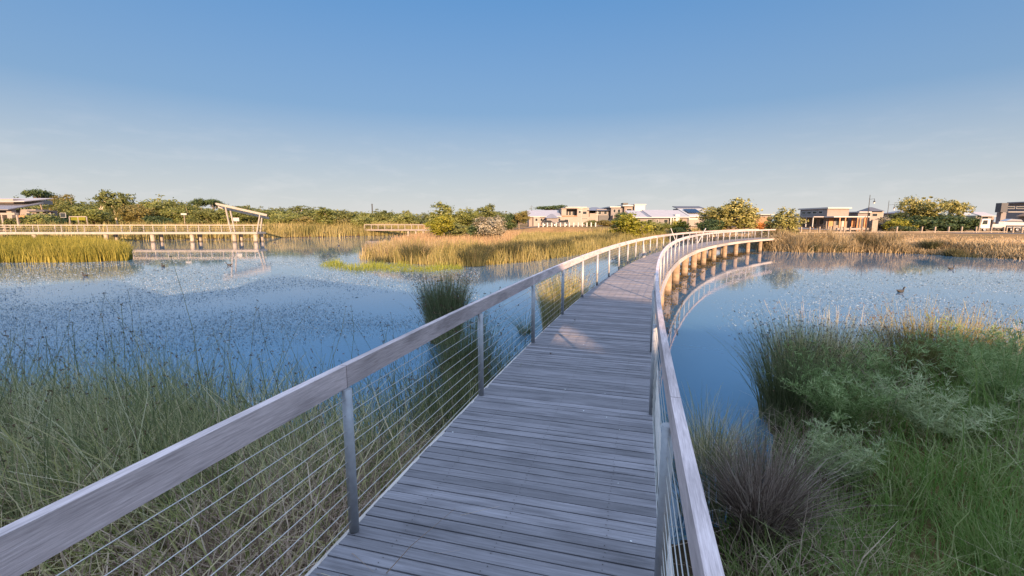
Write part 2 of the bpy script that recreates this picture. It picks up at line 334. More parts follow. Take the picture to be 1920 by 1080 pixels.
def gz(X, Y):
    X = np.asarray(X, float); Y = np.asarray(Y, float)
    w = .25 * np.sin(X * 1.3 + Y * .7) * np.sin(Y * 1.1 - X * .4) * np.clip(np.hypot(X, Y) / 30, 0, 1)
    ip, dp = inside(POND, X, Y), edist(POND, X, Y) + w
    near = np.exp(-((X / 30) ** 2 + (np.minimum(Y - 3, 0) / 60) ** 2 + (np.maximum(Y - 3, 0) / 12) ** 2))
    H = 1.15 - .55 * near
    z = np.where(ip, WZ - .9 * sm(dp / 2.5), WZ + H * sm(dp / 3.0) + .02)
    for P, h in ((ISLAND, .40), (SPIT, .25)):
        ii, di = inside(P, X, Y), edist(P, X, Y) + w
        z = np.maximum(z, np.where(ii, WZ + h * sm(di / 2.5) + .02, -9))
    far = np.hypot(X, Y)
    z = z + np.where(ip, 0, 1.15 * sm((Y - 94) / 14) * sm((X + 4) / 14) * sm((84 - X) / 22))
    return z + np.where(ip, 0, .15 * np.sin(X * .05) * np.cos(Y * .043) * np.clip((far - 60) / 60, 0, 1))
na = 540; rr = np.concatenate([np.geomspace(.6, 150, 230), np.geomspace(158, 5500, 36)])
A = np.linspace(0, 2 * np.pi, na, endpoint=False)
RX = np.outer(rr, np.sin(A)); RY = np.outer(rr, np.cos(A))
Vg = np.stack([RX, RY, gz(RX, RY)], -1).reshape(-1, 3)
i, j = np.meshgrid(np.arange(len(rr) - 1), np.arange(na), indexing='ij'); j2 = (j + 1) % na
Qg = np.stack([i * na + j, i * na + j2, (i + 1) * na + j2, (i + 1) * na + j], -1).reshape(-1, 4)[:, ::-1]
c0 = len(Vg); Vg = np.vstack([Vg, [[0, 0, gz(0, 0)]]])

ground = np_obj('ground', Vg, Qg, M['ground'], smooth=True); tag(ground, 'dry grassy ground and banks around the pond', 'ground', kind='structure')
wb = MB().add([(-140, -6, WZ), (140, -6, WZ), (140, 160, WZ), (-140, 160, WZ)], [(0, 1, 2, 3)]).build('water', M['water'])
tag(wb, 'calm blue pond water mirroring sky and reeds', 'water', kind='structure')

# ------------------------------------------------------------------ the curved footbridge
HA, HB, HC, HD, HX, HE = .2671, .3612, -.185, .4303, -.2237, -.1821
ss = np.linspace(-8, 80, 8801)
ph = HA + HB * (ss / 50) + HC * (ss / 50) ** 2 + HD * (ss / 50) ** 3 + HE * (ss / 50) ** 4
cx = np.cumsum(np.sin(ph)) * .01; cy = np.cumsum(np.cos(ph)) * .01
i0 = 800; cx = cx - cx[i0] + HX; cy = cy - cy[i0] + 2.0
def path(s, off=0.0):
    s = np.asarray(s, float)
    x, y, p = np.interp(s, ss, cx), np.interp(s, ss, cy), np.interp(s, ss, ph)
    return x + off * np.cos(p), y - off * np.sin(p)
def heading(s): return float(np.interp(s, ss, ph))
HW = .95; S0, S1 = -5.0, 64.2
bridge = thing('footbridge', 'long curved timber footbridge with wire balustrade crossing the pond', 'footbridge', (float(path(S0)[0]), float(path(S0)[1]), 0))
BO = np.array(bridge.location)
def sweep(name, mat, off0, off1, z0, z1, step=.5, s0=S0, s1=S1, seg=None, parent=None):
    """rectangular section swept along the curve; seg = length of each board"""
    V, Q, UV = [], [], []
    cuts = [(s0, s1)] if not seg else [(a, min(a + seg - .006, s1)) for a in np.arange(s0, s1, seg)]
    for a, b_ in cuts:
        sv = np.linspace(a, b_, max(2, int((b_ - a) / step) + 1)); n = len(sv)
        per = [0, off1 - off0, off1 - off0 + z1 - z0, 2 * (off1 - off0) + z1 - z0]
        base = sum(len(v) for v in V)
        ring = []
        for (o_, z_), u in zip(((off0, z0), (off1, z0), (off1, z1), (off0, z1), (off0, z0)), per + [2 * (off1 - off0 + z1 - z0)]):
            x, y = path(sv, o_); ring.append(np.stack([x, y, np.full(n, z_)], -1)); UV.append(np.stack([sv, np.full(n, u)], -1))
        V.append(np.concatenate(ring))
        for k in range(4):
            for q in range(n - 1):
                Q.append((base + k * n + q, base + (k + 1) * n + q, base + (k + 1) * n + q + 1, base + k * n + q + 1))
        Q.append((base, base + 3 * n, base + 2 * n, base + n)); Q.append((base + n - 1, base + 2 * n - 1, base + 3 * n - 1, base + 4 * n - 1))
    V = np.concatenate(V); UV = np.concatenate(UV)
    pr = parent or bridge
    return np_obj(name, V - BO, Q, mat, pr, UV)
# deck boards, each a little different
rng = np.random.default_rng(7)
V, Q, UV = [], [], []
s = S0; SB = []
while s < S1:
    if -1 < s < 16: SB.append(s)
    w = .088 + rng.normal(0, .0012); g = .0085 + abs(rng.normal(0, .002))
    e0, e1 = -HW + rng.normal(0, .006), HW + rng.normal(0, .006)
    dz = rng.normal(0, .0012); tw = rng.normal(0, .0012)
    b = len(V)
    for o_ in (e0, e1):
        for s_, z_ in ((s, 0), (s + w, 0)):
            x, y = path(s_, o_); V += [(x, y, dz + (tw if s_ == s else -tw)), (x, y, -.03)]
            UV += [(o_, s_), (o_, s_ + .03)]
    # order: 0 top a0, 1 bot a0, 2 top b0, 3 bot b0, 4 top a1, 5 bot a1, 6 top b1, 7 bot b1
    Q += [(b, b + 4, b + 6, b + 2), (b + 1, b + 3, b + 7, b + 5), (b, b + 1, b + 5, b + 4), (b + 2, b + 6, b + 7, b + 3), (b, b + 2, b + 3, b + 1), (b + 4, b + 5, b + 7, b + 6)]
    s += w + g
MI = [0] * len(Q); s = S0 + .02
M['screw'] = plain('rusty_screw', (.05,.042,.04), .7, .3, .3, 30); M['dropping'] = plain('pale_dropping', (.62,.62,.60), .8, 0, .1, 20)
def speck(u, s_, r, m, n=6, z=.0035):
    b = len(V); rr_ = r * rng.uniform(.75, 1.25, n)
    pts = [path(s_ + rr_[k] * math.sin(2 * math.pi * k / n), u + rr_[k] * math.cos(2 * math.pi * k / n)) for k in range(n)]
    for k in range(0, n - 2, 2):
        i_ = [0, k + 1, k + 2, (k + 3) % n]; b = len(V)
        for q in i_: V.append((float(pts[q][0]), float(pts[q][1]), z)); UV.append((u, s_))
        Q.append((b, b + 1, b + 2, b + 3)); MI.append(m)
for s_b in SB:
    for u in (-.62, -.02, .62):
        for dv in (.022, .066):
            if rng.uniform() < .93: speck(u + rng.normal(0, .006), s_b + dv + rng.normal(0, .003), .0042, 1)
for q in range(14): speck(rng.uniform(-.9, .9) * (1 if q % 2 else .99), rng.uniform(.2, 14), rng.uniform(.004, .009), 2)
np_obj('deck', np.array(V) - BO, Q, M['deck'], bridge, UV, mats=[M['deck'], M['screw'], M['dropping']], mi=MI)
for sg in (-1, 1):
    a, b_ = sorted((sg * (HW + .012), sg * (HW + .062)))
    sweep('edge_beam', M['fascia'], a, b_, -.26, -.045, .4, seg=4.74)
    a, b_ = sorted((sg * .55, sg * .65)); sweep('joist', M['fascia'], a, b_, -.23, -.034, .6)
RT_ = 1.085; RO = .958
for sg in (-1, 1):
    a, b_ = sorted((sg * (RO - .024), sg * (RO + .024)))
    sweep('handrail', M['rail'], a, b_, RT_ - .140, RT_, .3, seg=4.74, s0=-4.3)
SP = 2.37; post_s = np.arange(.42 - 2 * SP, S1 - .3, SP)
pm = None
for sg in (-1, 1):
    for s_ in post_s:
        x, y = path(s_, sg * (HW - .022))
        h = heading(s_)
        if pm is None:
            mb = MB(); mb.cyl((0, 0, -.0), (0, 0, RT_ - .142), .031, n=14);
            pm = mb.build('post', M['post'], bridge); p = pm
            for poly in pm.data.polygons: poly.use_smooth = len(poly.vertices) == 4 and abs(poly.normal.z) < .1 and poly.area < .1
        else:
            p = pm.copy(); COL.objects.link(p); p.parent = bridge
        p.location = (x - BO[0], y - BO[1], 0); p.rotation_euler = (0, 0, -h if sg > 0 else math.pi - h)
for sg in (-1, 1):
    for k in range(9):
        z = .085 + k * .1
        sv = np.arange(post_s[0], post_s[-1] + .01, SP / 2); x, y = path(sv, sg * (HW - .022)); n = len(sv)
        # straight between posts
        x[1::2] = (x[0:-1:2][:len(x[1::2])] + x[2::2][:len(x[1::2])]) / 2 if n % 2 else x[1::2]
        r = .0028; ring = []
        P = np.stack([x, y, np.full(n, z)], -1) - BO
        for t in range(5):
            a = 2 * math.pi * t / 5; hh = np.interp(sv, ss, ph)
            ring.append(P + np.stack([np.cos(hh) * math.cos(a) * r, -np.sin(hh) * math.cos(a) * r, np.full(n, math.sin(a) * r)], -1))
        V = np.concatenate(ring); Q = [(t * n + q, ((t + 1) % 5) * n + q, ((t + 1) % 5) * n + q + 1, t * n + q + 1) for t in range(5) for q in range(n - 1)]
        np_obj('cable', V, Q, M['cable'], bridge, smooth=True)
pl = None
for s_ in np.arange(4.4, S1, 4.3):
    for sg in (-1, 1):
        x, y = path(s_, sg * .66)
        if pl is None:
            pl = MB().cyl((0, 0, -2.7), (0, 0, -.236), .215, .205, 16).build('pile', M['pile'], bridge, smooth=False); p = pl
            for poly in p.data.polygons: poly.use_smooth = len(poly.vertices) == 4
        else:
            p = pl.copy(); COL.objects.link(p); p.parent = bridge
        p.location = (x - BO[0], y - BO[1], 0)
    a = path(s_, -.84); b_ = path(s_, .84)
    MB().beam((a[0] - BO[0], a[1] - BO[1], -.315), (b_[0] - BO[0], b_[1] - BO[1], -.315), .12, .155).build('bearer', M['fascia'], bridge)
# triangular gusset plate at one left post, and its two leaning pale end markers
x, y = path(post_s[np.argmin(abs(post_s - 25.2))], -HW + .06)
h = heading(25.2)
g = MB().prism([(0, .0), (.34, .0), (.0, .75)], -.012, .012).build('gusset', M['white'], bridge); g.location = (x - BO[0], y - BO[1], .003); g.rotation_euler = (0, 0, math.pi / 2 - h - .2)

# ------------------------------------------------------------------ vegetation builders
def blade_mesh(rng, P, H, AZ, LEAN, Wd, segs=4, taper=.85, sag=.35, wob=.0):
    """curved strips: P (n,3) roots, H lengths, AZ lean azimuth, LEAN 0..1+, Wd widths"""
    n = len(P); t = np.linspace(0, 1, segs + 1)[None, :]
    d = np.stack([np.cos(AZ), np.sin(AZ)], -1)
    hor_ = (LEAN[:, None] * H[:, None]) * t ** 1.7
    z = H[:, None] * (t - sag * np.minimum(LEAN[:, None], 1.2) * t ** 2.2)
    C = np.empty((n, segs + 1, 3))
    C[:, :, 0] = P[:, 0, None] + hor_ * d[:, 0, None]; C[:, :, 1] = P[:, 1, None] + hor_ * d[:, 1, None]; C[:, :, 2] = P[:, 2, None] + z
    if wob: C[:, 1:, :2] += rng.normal(0, wob, (n, segs, 2)) * t[:, 1:, None]
    wa = AZ + np.pi / 2 + rng.normal(0, .8, n)
    wd = np.stack([np.cos(wa), np.sin(wa), np.zeros(n)], -1)[:, None, :] * (Wd[:, None] * (1 - taper * t))[:, :, None] * .5
    V = np.stack([C - wd, C + wd], 2).reshape(-1, 3)
    b = (np.arange(n) * (segs + 1) * 2)[:, None] + (np.arange(segs) * 2)[None, :]
    Q = np.stack([b, b + 1, b + 3, b + 2], -1).reshape(-1, 4)
    return V, Q, C
def join(parts):
    V, Q, o = [], [], 0
    for v, q in parts: V.append(v); Q.append(np.asarray(q) + o); o += len(v)
    return np.concatenate(V), np.concatenate(Q)
def scatter_poly(rng, P, n):
    P = np.array(P); lo, hi = P.min(0), P.max(0); out = np.empty((0, 2))
    while len(out) < n:
        q = rng.uniform(lo, hi, (n * 2, 2)); out = np.vstack([out, q[inside([tuple(p) for p in P], q[:, 0], q[:, 1])]])
    return out[:n]
def reed_bed(name, label, cat, mat, XY, h, hs, lean, wid, segs=3, seed=1, az=None, azs=9, zoff=-.05, sag=.35, kind='stuff', taper=.85, wob=0.0, patch=0):
    rng = np.random.default_rng(seed); n = len(XY)
    z = np.maximum(gz(XY[:, 0], XY[:, 1]), WZ - .35) + zoff
    H = np.clip(rng.normal(h, hs, n), h * .3, h * 1.6)
    if patch:
        H *= 1 + patch * np.sin(XY[:, 0] * 1.7 + 1.3 * np.sin(XY[:, 1] * 1.1)) * np.sin(XY[:, 1] * 1.3 + XY[:, 0] * .6)
    AZ = rng.uniform(0, 2 * np.pi, n) if az is None else rng.normal(az, azs, n)
    LN = np.abs(rng.normal(lean, lean * .6, n))
    V, Q, C = blade_mesh(rng, np.column_stack([XY, z]), H, AZ, LN, wid * rng.uniform(.6, 1.4, n), segs, taper, sag, wob)
    o = np_obj(name, V, Q, mat)
    return tag(o, label, cat, kind=kind), C
def strip_pts(rng, pts, n, depth, jit=.3):
    """random points along a polyline (world xy), spread `depth` to the left of its direction"""
    P = np.array(pts); d = np.hypot(*np.diff(P, axis=0).T); cum = np.r_[0, np.cumsum(d)]
    t = rng.uniform(0, cum[-1], n); x = np.interp(t, cum, P[:, 0]); y = np.interp(t, cum, P[:, 1])
    x2 = np.interp(t + .5, cum, P[:, 0]); y2 = np.interp(t + .5, cum, P[:, 1]); x1 = np.interp(t - .5, cum, P[:, 0]); y1 = np.interp(t - .5, cum, P[:, 1])
    tx, ty = x2 - x1, y2 - y1; l = np.hypot(tx, ty) + 1e-9
    q = rng.uniform(0, 1, n) ** 1.2 * depth + rng.normal(0, jit, n)
    return np.column_stack([x - ty / l * q, y + tx / l * q])

# ---- island: reeds in front, pink dry grass on top, lime weed at the water's edge
rng = np.random.default_rng(11)
front = pxs((676,486),(760,495),(870,500),(930,496),(1000,490),(1100,475),(1150,465),(1210,458),(1270,452))
reed_bed('reed_bed', 'golden reeds along the front edge of the low island in mid pond', 'reeds', M['goldreed'], strip_pts(rng, front, 20000, 5.5, .35), 1.12, .3, .22, .06, 3, 21, patch=.25)
isl = np.array(ISLAND)
xy = scatter_poly(rng, ISLAND, 60000); dd = edist(ISLAND, xy[:, 0], xy[:, 1]); xy = xy[(dd > 3) & (xy[:, 1] < 100)]
left = xy[xy[:, 0] < -1 + (xy[:, 1] - 40) * .05]; right = xy[xy[:, 0] >= -1 + (xy[:, 1] - 40) * .05]
reed_bed('dry_grass', 'pinkish dry grass covering the left crown of the island', 'grass', M['pinkgrass'], left[:18000], 1.35, .22, .25, .09, 2, 22)
reed_bed('meadow_grass', 'golden meadow grass running from the island back to the road', 'grass', M['goldreed'], right[:30000], .95, .25, .28, .11, 2, 23, patch=.2)
reed_bed('brown_reed_patch', 'brownish reeds at the left tip of the island', 'reeds', M['brownreed'], strip_pts(rng, pxs((674,482),(720,489),(800,494)), 5000, 5), 1.25, .2, .2, .06, 3, 24)
lime = [p for p in pxs((596,497),(625,506),(660,508),(720,510),(800,511),(870,506),(862,500),(800,500),(720,495),(650,497),(625,490))]
reed_bed('water_plants', 'lime green low water plants floating off the island tip', 'water plants', M['limeweed'], scatter_poly(rng, lime, 9000), .5, .2, .4, .05, 2, 25, patch=.3)
# ---- left spit of yellow reeds
sp = scatter_poly(rng, SPIT, 60000); sp = sp[sp[:, 0] > -62]
reed_bed('yellow_reed_bed', 'tall yellow green reeds on the left spit in front of the jetty', 'reeds', M['yellowreed'], sp[:34000], 1.45, .28, .22, .05, 3, 26, patch=.1)
# ---- far bank reeds
fb = pxs((0,452.5),(240,450.5),(480,446.5),(620,444),(760,441),(800,439))
reed_bed('far_bank_reeds', 'olive and orange reeds along the far bank beyond the jetty', 'reeds', M['goldreed'], strip_pts(rng, fb, 20000, 12, .5), 1.7, .45, .18, .13, 2, 27, patch=.25)
reed_bed('far_bank_grass', 'pinkish dry grass behind the reeds of the far bank', 'grass', M['pinkgrass'], strip_pts(rng, [(x, y + 8) for x, y in fb[1:]], 9000, 14, .5), 1.5, .35, .2, .15, 2, 28, zoff=0)
# ---- right bank
rb = pxs((1395,464),(1440,470),(1500,473),(1600,473),(1700,475),(1800,480),(1920,487),(2080,494))

reed_bed('bank_reeds', 'brown ragged reeds hanging over the waterline of the right bank', 'reeds', M['brownreed'], strip_pts(rng, rb[:5], 17000, 2.8, .35), 1.25, .35, .45, .06, 3, 29, patch=.3)
reed_bed('bank_sedge', 'short dry sedge at the low right end of the bank', 'reeds', M['brownreed'], strip_pts(rng, rb[4:], 4500, 2.5, .35), .55, .2, .5, .07, 2, 30, patch=.35)
bg_pts = strip_pts(rng, rb, 60000, 40, .3)
reed_bed('bank_grass', 'short orange dry grass over the right bank up to the road', 'grass', M['bankgrass'], bg_pts[(bg_pts[:, 1] < 98)][:42000], .22, .08, .5, .09, 1, 31, zoff=-.01)

# ---- near left reed bed (in the shade beside the camera)
def path_left(n, rng, s0, s1, o0, o1):
    s_ = rng.uniform(s0, s1, n); o_ = -rng.uniform(o0, o1, n); x, y = path(s_, o_); return np.column_stack([x, y])
rng = np.random.default_rng(41)
near_left = [(-.95,.3),(-1.55,.2),(-3,.2),(-14,.8),(-14,6.2),(-9,7.0),(-6,6.9),(-3.6,6.5),(-2.2,6.4),(-.7,6.6),(-.15,7.3),(.05,6.9),(-.35,5.3),(-.75,3.8),(-1.15,2.4)]
xy = scatter_poly(rng, near_left, 15000)
gap = np.sin(xy[:, 0] * 2.1 + 1) * np.sin(xy[:, 1] * 1.9 + xy[:, 0] * .8)
xy = xy[gap > -.72]
o, C1 = reed_bed('near_reed_bed', 'tangled green and straw reeds filling the near left bank under the rail', 'reeds', M['reed_dull'], xy[:8200], 1.18, .26, .75, .018, 6, 42, az=rad(170), azs=1.5, zoff=0, sag=.3, wob=.035)
xy = np.vstack([scatter_poly(rng, near_left, 5500), scatter_poly(rng, [(-1.0,.6),(-2.6,.6),(-2.4,3.5),(-1.3,5.4),(-.55,5.0),(-.8,3.4)], 2600)])
o, C2 = reed_bed('fallen_reeds', 'bleached fallen straw lying low among the near left reeds', 'reeds', M['tussock'], xy, 1.0, .32, 1.05, .015, 5, 43, zoff=.05, sag=.5, wob=.05)
xy = scatter_poly(rng, near_left, 5200); xy = xy[(xy[:, 1] > 2.2)]
tips = []
back = [(-14,3.2),(-14,6.0),(-9,6.8),(-5.5,6.8),(-3.2,6.3),(-1.6,6.0),(-1.0,4.6),(-2,3.2)]
xy = scatter_poly(rng, back, 11000)
hb = 1.0 + .25 * np.exp(-((xy[:, 0] + 4.4) / 1.6) ** 2)
keep = rng.uniform(0, 1.25, len(xy)) < hb
o, C0 = reed_bed('back_reed_bed', 'dense green reeds at the water edge of the near left bank', 'reeds', M['reed_green'], xy[keep], 1.28, .22, .5, .014, 5, 47, az=rad(165), azs=1.0, zoff=0, sag=.28, wob=.03, patch=.12)
tips.append(C0[::9, -1])
o, C3 = reed_bed('rushes', 'dark thin rushes with small seed heads standing over the near left reeds', 'rushes', M['rush'], xy[:2600], 1.5, .24, .38, .0085, 5, 44, az=rad(150), azs=1.1, zoff=0, sag=.25, taper=.6, wob=.02)
tips.append(C3[::4, -1])
xy = scatter_poly(rng, near_left, 900); xy = xy[xy[:, 1] > 4.2]
o, C5 = reed_bed('tall_rushes', 'few tall thin rushes rising against the left water', 'rushes', M['rush'], xy[:190], 2.1, .28, .3, .009, 6, 46, az=rad(150), azs=1.0, zoff=0, sag=.2, taper=.6, wob=.02)
tips.append(C5[:, -1]); tips.append(C5[:, -2])
xy = path_left(2600, rng, 3.4, 6.6, 1.02, 2.6)
o, C4 = reed_bed('rail_rushes', 'dark green rushes crowding the left balustrade', 'rushes', M['rush'], xy, 1.35, .26, .28, .010, 5, 45, zoff=0, sag=.25, taper=.6, wob=.02)
tips.append(C4[::3, -1])
def heads(rng, T, size, per=5):
    n = len(T) * per; c = np.repeat(T, per, 0) + rng.normal(0, size * .8, (len(T) * per, 3))
    u = rng.normal(0, 1, (n, 3)); u /= np.linalg.norm(u, axis=1)[:, None]; v = np.cross(u, rng.normal(0, 1, (n, 3))); v /= np.linalg.norm(v, axis=1)[:, None] + 1e-9
    a = size * rng.uniform(.5, 1.3, (n, 1)); V = np.stack([c - u * a, c + v * a * .45, c + u * a, c - v * a * .45], 1).reshape(-1, 3)
    return V, np.arange(n * 4).reshape(-1, 4)
V, Q = heads(rng, np.concatenate(tips), .0125); tag(np_obj('seed_heads', V, Q, M['seedhead']), 'small brown seed heads on the tips of the near left rushes', 'seed heads', kind='stuff')

def plant(name, label, cat, parts, loc, group=None):
    """parts: list of (part name, material, V, Q) in local coordinates"""
    t = thing(name, label, cat, loc, 0, group)
    for pn, m, V, Q in parts: np_obj(pn, V, Q, m, t)
    return t
def tuft(rng, n, rad_, h, hs, lean, wid, segs=4, sag=.35, radial=True, wob=.02, taper=.85):
    r = rad_ * np.sqrt(rng.uniform(0, 1, n)); a = rng.uniform(0, 2 * np.pi, n)
    P = np.column_stack([r * np.cos(a), r * np.sin(a), np.zeros(n)])
    AZ = a + rng.normal(0, .5, n) if radial else rng.uniform(0, 2 * np.pi, n)
    LN = np.abs(lean * (.25 + r / rad_) * rng.normal(1, .35, n))
    H = np.clip(rng.normal(h, hs, n), .2 * h, 1.5 * h)
    return blade_mesh(rng, P, H, AZ, LN, wid * rng.uniform(.6, 1.4, n), segs, taper, sag, wob)
# reed clumps standing in the water left of the bridge
def water_clump(label, px, py, r, n, h, wid, seed, mat='rush', lean=.25, sq=(1, 1)):
    rng = np.random.default_rng(seed); x, y = un(px, py, WZ)
    V, Q, C = tuft(rng, n, r, h, h * .2, lean, wid, 4, .3)
    V[:, 0] *= sq[0]; V[:, 1] *= sq[1]
    V2, Q2 = heads(rng, C[::3, -1] * np.array([sq[0], sq[1], 1]), .02, 3)
    return plant('rush_clump', label, 'reed clump', [('stems', M[mat], V, Q)] + ([('seed_heads', M['seedhead'], V2, Q2)] if n > 300 else []), (x, y, WZ - .15), 'rush clumps standing in the pond by the bridge')
water_clump('bushy rush clump standing alone in the water left of the handrail', 835, 640, .42, 2300, 1.75, .017, 51, 'rush', .2)
water_clump('sparse dark rush tuft with splayed leaves behind the third post', 985, 625, .16, 130, 1.05, .014, 52, 'rush', .9)
water_clump('broad rush clump half in sun right behind the fourth and fifth posts', 1055, 618, .65, 2200, 1.75, .017, 53, 'reed_dull', .2)
water_clump('low rush clump behind the second post of the left rail', 872, 752, .38, 900, 1.75, .013, 54, 'rush', .2)

# ---- near right bank
rng = np.random.default_rng(61)
near_right = [(1.7,1.2),(1.75,3.4),(2.3,4.6),(3.4,5.4),(4.8,7.6),(6.5,8.9),(10,9.1),(13,8.5),(13,3),(5,.8)]
xy = scatter_poly(rng, near_right, 30000)
o, _ = reed_bed('bank_turf', 'rough green grass on the near right bank below the bridge', 'grass', M['greengrass'], xy[:21000], .46, .18, .6, .014, 4, 62, zoff=0, sag=.4, wob=.02, patch=.3)
lg = scatter_poly(rng, [(2.9,3.9),(4.2,5.9),(6.5,7.3),(9.8,7.3),(10,4.3),(6,3.4),(4,3.0)], 7000)
gp = np.sin(lg[:, 0] * 2.3 + 1.1 * np.sin(lg[:, 1] * 2)) * np.sin(lg[:, 1] * 2.6 + lg[:, 0]); lg = lg[gp > -.1]
reed_bed('long_grass', 'long arching green grass between the shrubs of the right bank', 'grass', M['greengrass'], lg[:2600], .75, .25, .55, .016, 5, 64, zoff=0, sag=.35, wob=.03, patch=.45)
dry = xy[(np.sin(xy[:, 0] * 1.3 + 2) * np.sin(xy[:, 1] * 1.1) > .1)][:5200]
o, _ = reed_bed('straw', 'long bleached straw lying through the near right grass', 'grass', M['tussock'], dry[:3000], .7, .2, .9, .012, 5, 63, zoff=0, sag=.5, wob=.04)
# big brown tussock
x, y = un(1428, 948, -1.0)
V, Q, C = tuft(rng, 1700,   .17, 1.02, .24, .46, .0115, 6, .38, wob=.022)
zb = float(gz(x, y))
plant('grass_tussock', 'big dry brown tussock fountain beside the right handrail', 'tussock', [('blades', M['brown_tussock'], V, Q)], (x, y, zb))
for (px, py, r, n, h, lab, seed) in ((1330, 800, .35, 700, .95, 'grey green rush tuft between the rail and the brown tussock', 1), (1890, 1065, .3, 600, .55, 'bright yellow green grass tuft in the lower right corner', 2)):
    rg = np.random.default_rng(seed); x, y = un(px, py, -1.0); V, Q, C = tuft(rg, n, r, h, h * .25, .5, .009, 5, .35)
    plant('grass_tuft', lab, 'grass tuft', [('blades', M['reed_dull' if seed == 1 else 'greengrass'], V, Q)], (x, y, float(gz(x, y))))
# tall reeds at the back of the right clump
def clump_world(label, x, y, r, n, h, wid, seed, mat, lean, sq=(1, 1), head=True):
    rg = np.random.default_rng(seed); V, Q, C = tuft(rg, n, r, h, h * .18, lean, wid, 5, .3, wob=.03)
    s_ = np.array([sq[0], sq[1], 1]); V *= s_
    parts = [('stems', M[mat], V, Q)]
    if head:
        V2, Q2 = heads(rg, C[::4, -1] * s_, .0155, 4); parts.append(('seed_heads', M['seedhead'], V2, Q2))
    return plant('reed_clump', label, 'reed clump', parts, (x, y, max(float(gz(x, y)), WZ - .2)), 'reed clumps at the back of the near right bank')
clump_world('dark reed clump at the left end of the right bank', 5.0, 7.6, .55, 1500, 1.45, .012, 71, 'rush', .3, (1.1, .8))
clump_world('brown headed reed clump left of the golden reeds on the right bank', 6.1, 8.5, .7, 2000, 1.4, .012, 72, 'reed_dull', .22, (1.3, .7))
clump_world('golden sunlit reed clump at the back right of the right bank', 7.9, 8.2, .6, 1900, 1.42, .013, 73, 'goldreed', .2, (1.5, .8))
clump_world('grey green reed clump at the right edge of the right bank', 9.6, 8.0, .7, 1500, 1.15, .012, 74, 'reed_dull', .35, (1.4, .8))
clump_world('thin dark reeds at the waterline below the right handrail', 2.55, 5.0, .45, 420, 1.15, .010, 75, 'rush', .35, (1.2, .6), False)
# feathery shrubs
def feathery(rng, stems, h, spread, leaf, per):
    a = rng.uniform(0, 2 * np.pi, stems); r = .08 * np.sqrt(rng.uniform(0, 1, stems))
    P = np.column_stack([r * np.cos(a), r * np.sin(a), np.zeros(stems)])
    V, Q, C = blade_mesh(rng, P, np.clip(rng.normal(h, h * .2, stems), .3 * h, 1.4 * h), a, np.abs(rng.normal(spread, spread * .5, stems)), np.full(stems, .009), 6, .6, .25, .02)
    # side sprigs
    B, D = [], []
    nseg = C.shape[1] - 1
    k = rng.integers(2, nseg, (stems, per)); f = rng.uniform(0, 1, (stems, per, 1))
    ii = np.arange(stems)[:, None]
    base = C[ii, k] * (1 - f) + C[ii, k + 1] * f
    dirs = rng.normal(0, 1, (stems, per, 3)); dirs[..., 2] = np.abs(dirs[..., 2]) * .7 + .25; dirs /= np.linalg.norm(dirs, axis=-1, keepdims=True)
    base = base.reshape(-1, 3); dirs = dirs.reshape(-1, 3); n = len(base)
    ln = leaf * rng.uniform(.5, 1.5, n)[:, None]
    # each sprig bears five fine leaflets
    parts = [(V, Q)]
    bb = np.repeat(base, 5, 0) + np.repeat(dirs * ln, 5, 0) * rng.uniform(.1, 1, (n * 5, 1)); d2 = np.repeat(dirs, 5, 0) + rng.normal(0, .55, (n * 5, 3)); d2 /= np.linalg.norm(d2, axis=1)[:, None]
    w = np.cross(d2, rng.normal(0, 1, (n * 5, 3))); w /= np.linalg.norm(w, axis=1)[:, None] + 1e-9
    l2 = leaf * .62 * rng.uniform(.5, 1.4, (n * 5, 1)); w *= .006
    LV = np.stack([bb - w, bb + w, bb + d2 * l2 + w * .3, bb + d2 * l2 - w * .3], 1).reshape(-1, 3)
    return (V, Q), (LV, np.arange(len(LV)).reshape(-1, 4))
shr = [(4.9, 6.5, 52, 1.15, .45, 'fennel', 'dense feathery shrub on the left shoulder of the right bank'),
       (5.6, 5.7, 30, .9, .5, 'palefennel', 'pale silvery feathery shrub in the middle of the right bank'),
       (4.1, 5.3, 26, .7, .5, 'palefennel', 'small pale feathery shrub just behind the brown tussock'),
       (6.9, 6.1, 46, 1.15, .5, 'fennel', 'tall feathery shrub right of the pale shrub on the right bank'),
       (7.9, 6.8, 44, 1.1, .5, 'fennel', 'wide feathery shrub below the golden reeds'),
       (9.0, 6.6, 46, 1.1, .5, 'fennel', 'feathery shrub at the right edge of the picture'),
       (6.1, 7.3, 36, 1.15, .4, 'fennel', 'feathery shrub in front of the brown headed reeds')]
for q, (x, y, n, h, spd, m, lab) in enumerate(shr):
    rg = np.random.default_rng(80 + q); st, lf = feathery(rg, n, h, spd, .12, 26)
    plant('feathery_shrub', lab, 'shrub', [('stems', M['reed_dull'], *st), ('foliage', M[m], *lf)], (x, y, float(gz(x, y))), 'feathery shrubs on the near right bank')
# bare dead twigs
rg = np.random.default_rng(97); V, Q, C = tuft(rg, 60, .3, 1.1, .25, 1.1, .010, 6, .4)
plant('dead_bush', 'bare grey twigs of a dead bush in the middle of the right bank', 'dead bush', [('twigs', M['tussock'], V, Q)], (6.0, 6.9, float(gz(6.0, 6.9)) + .35))

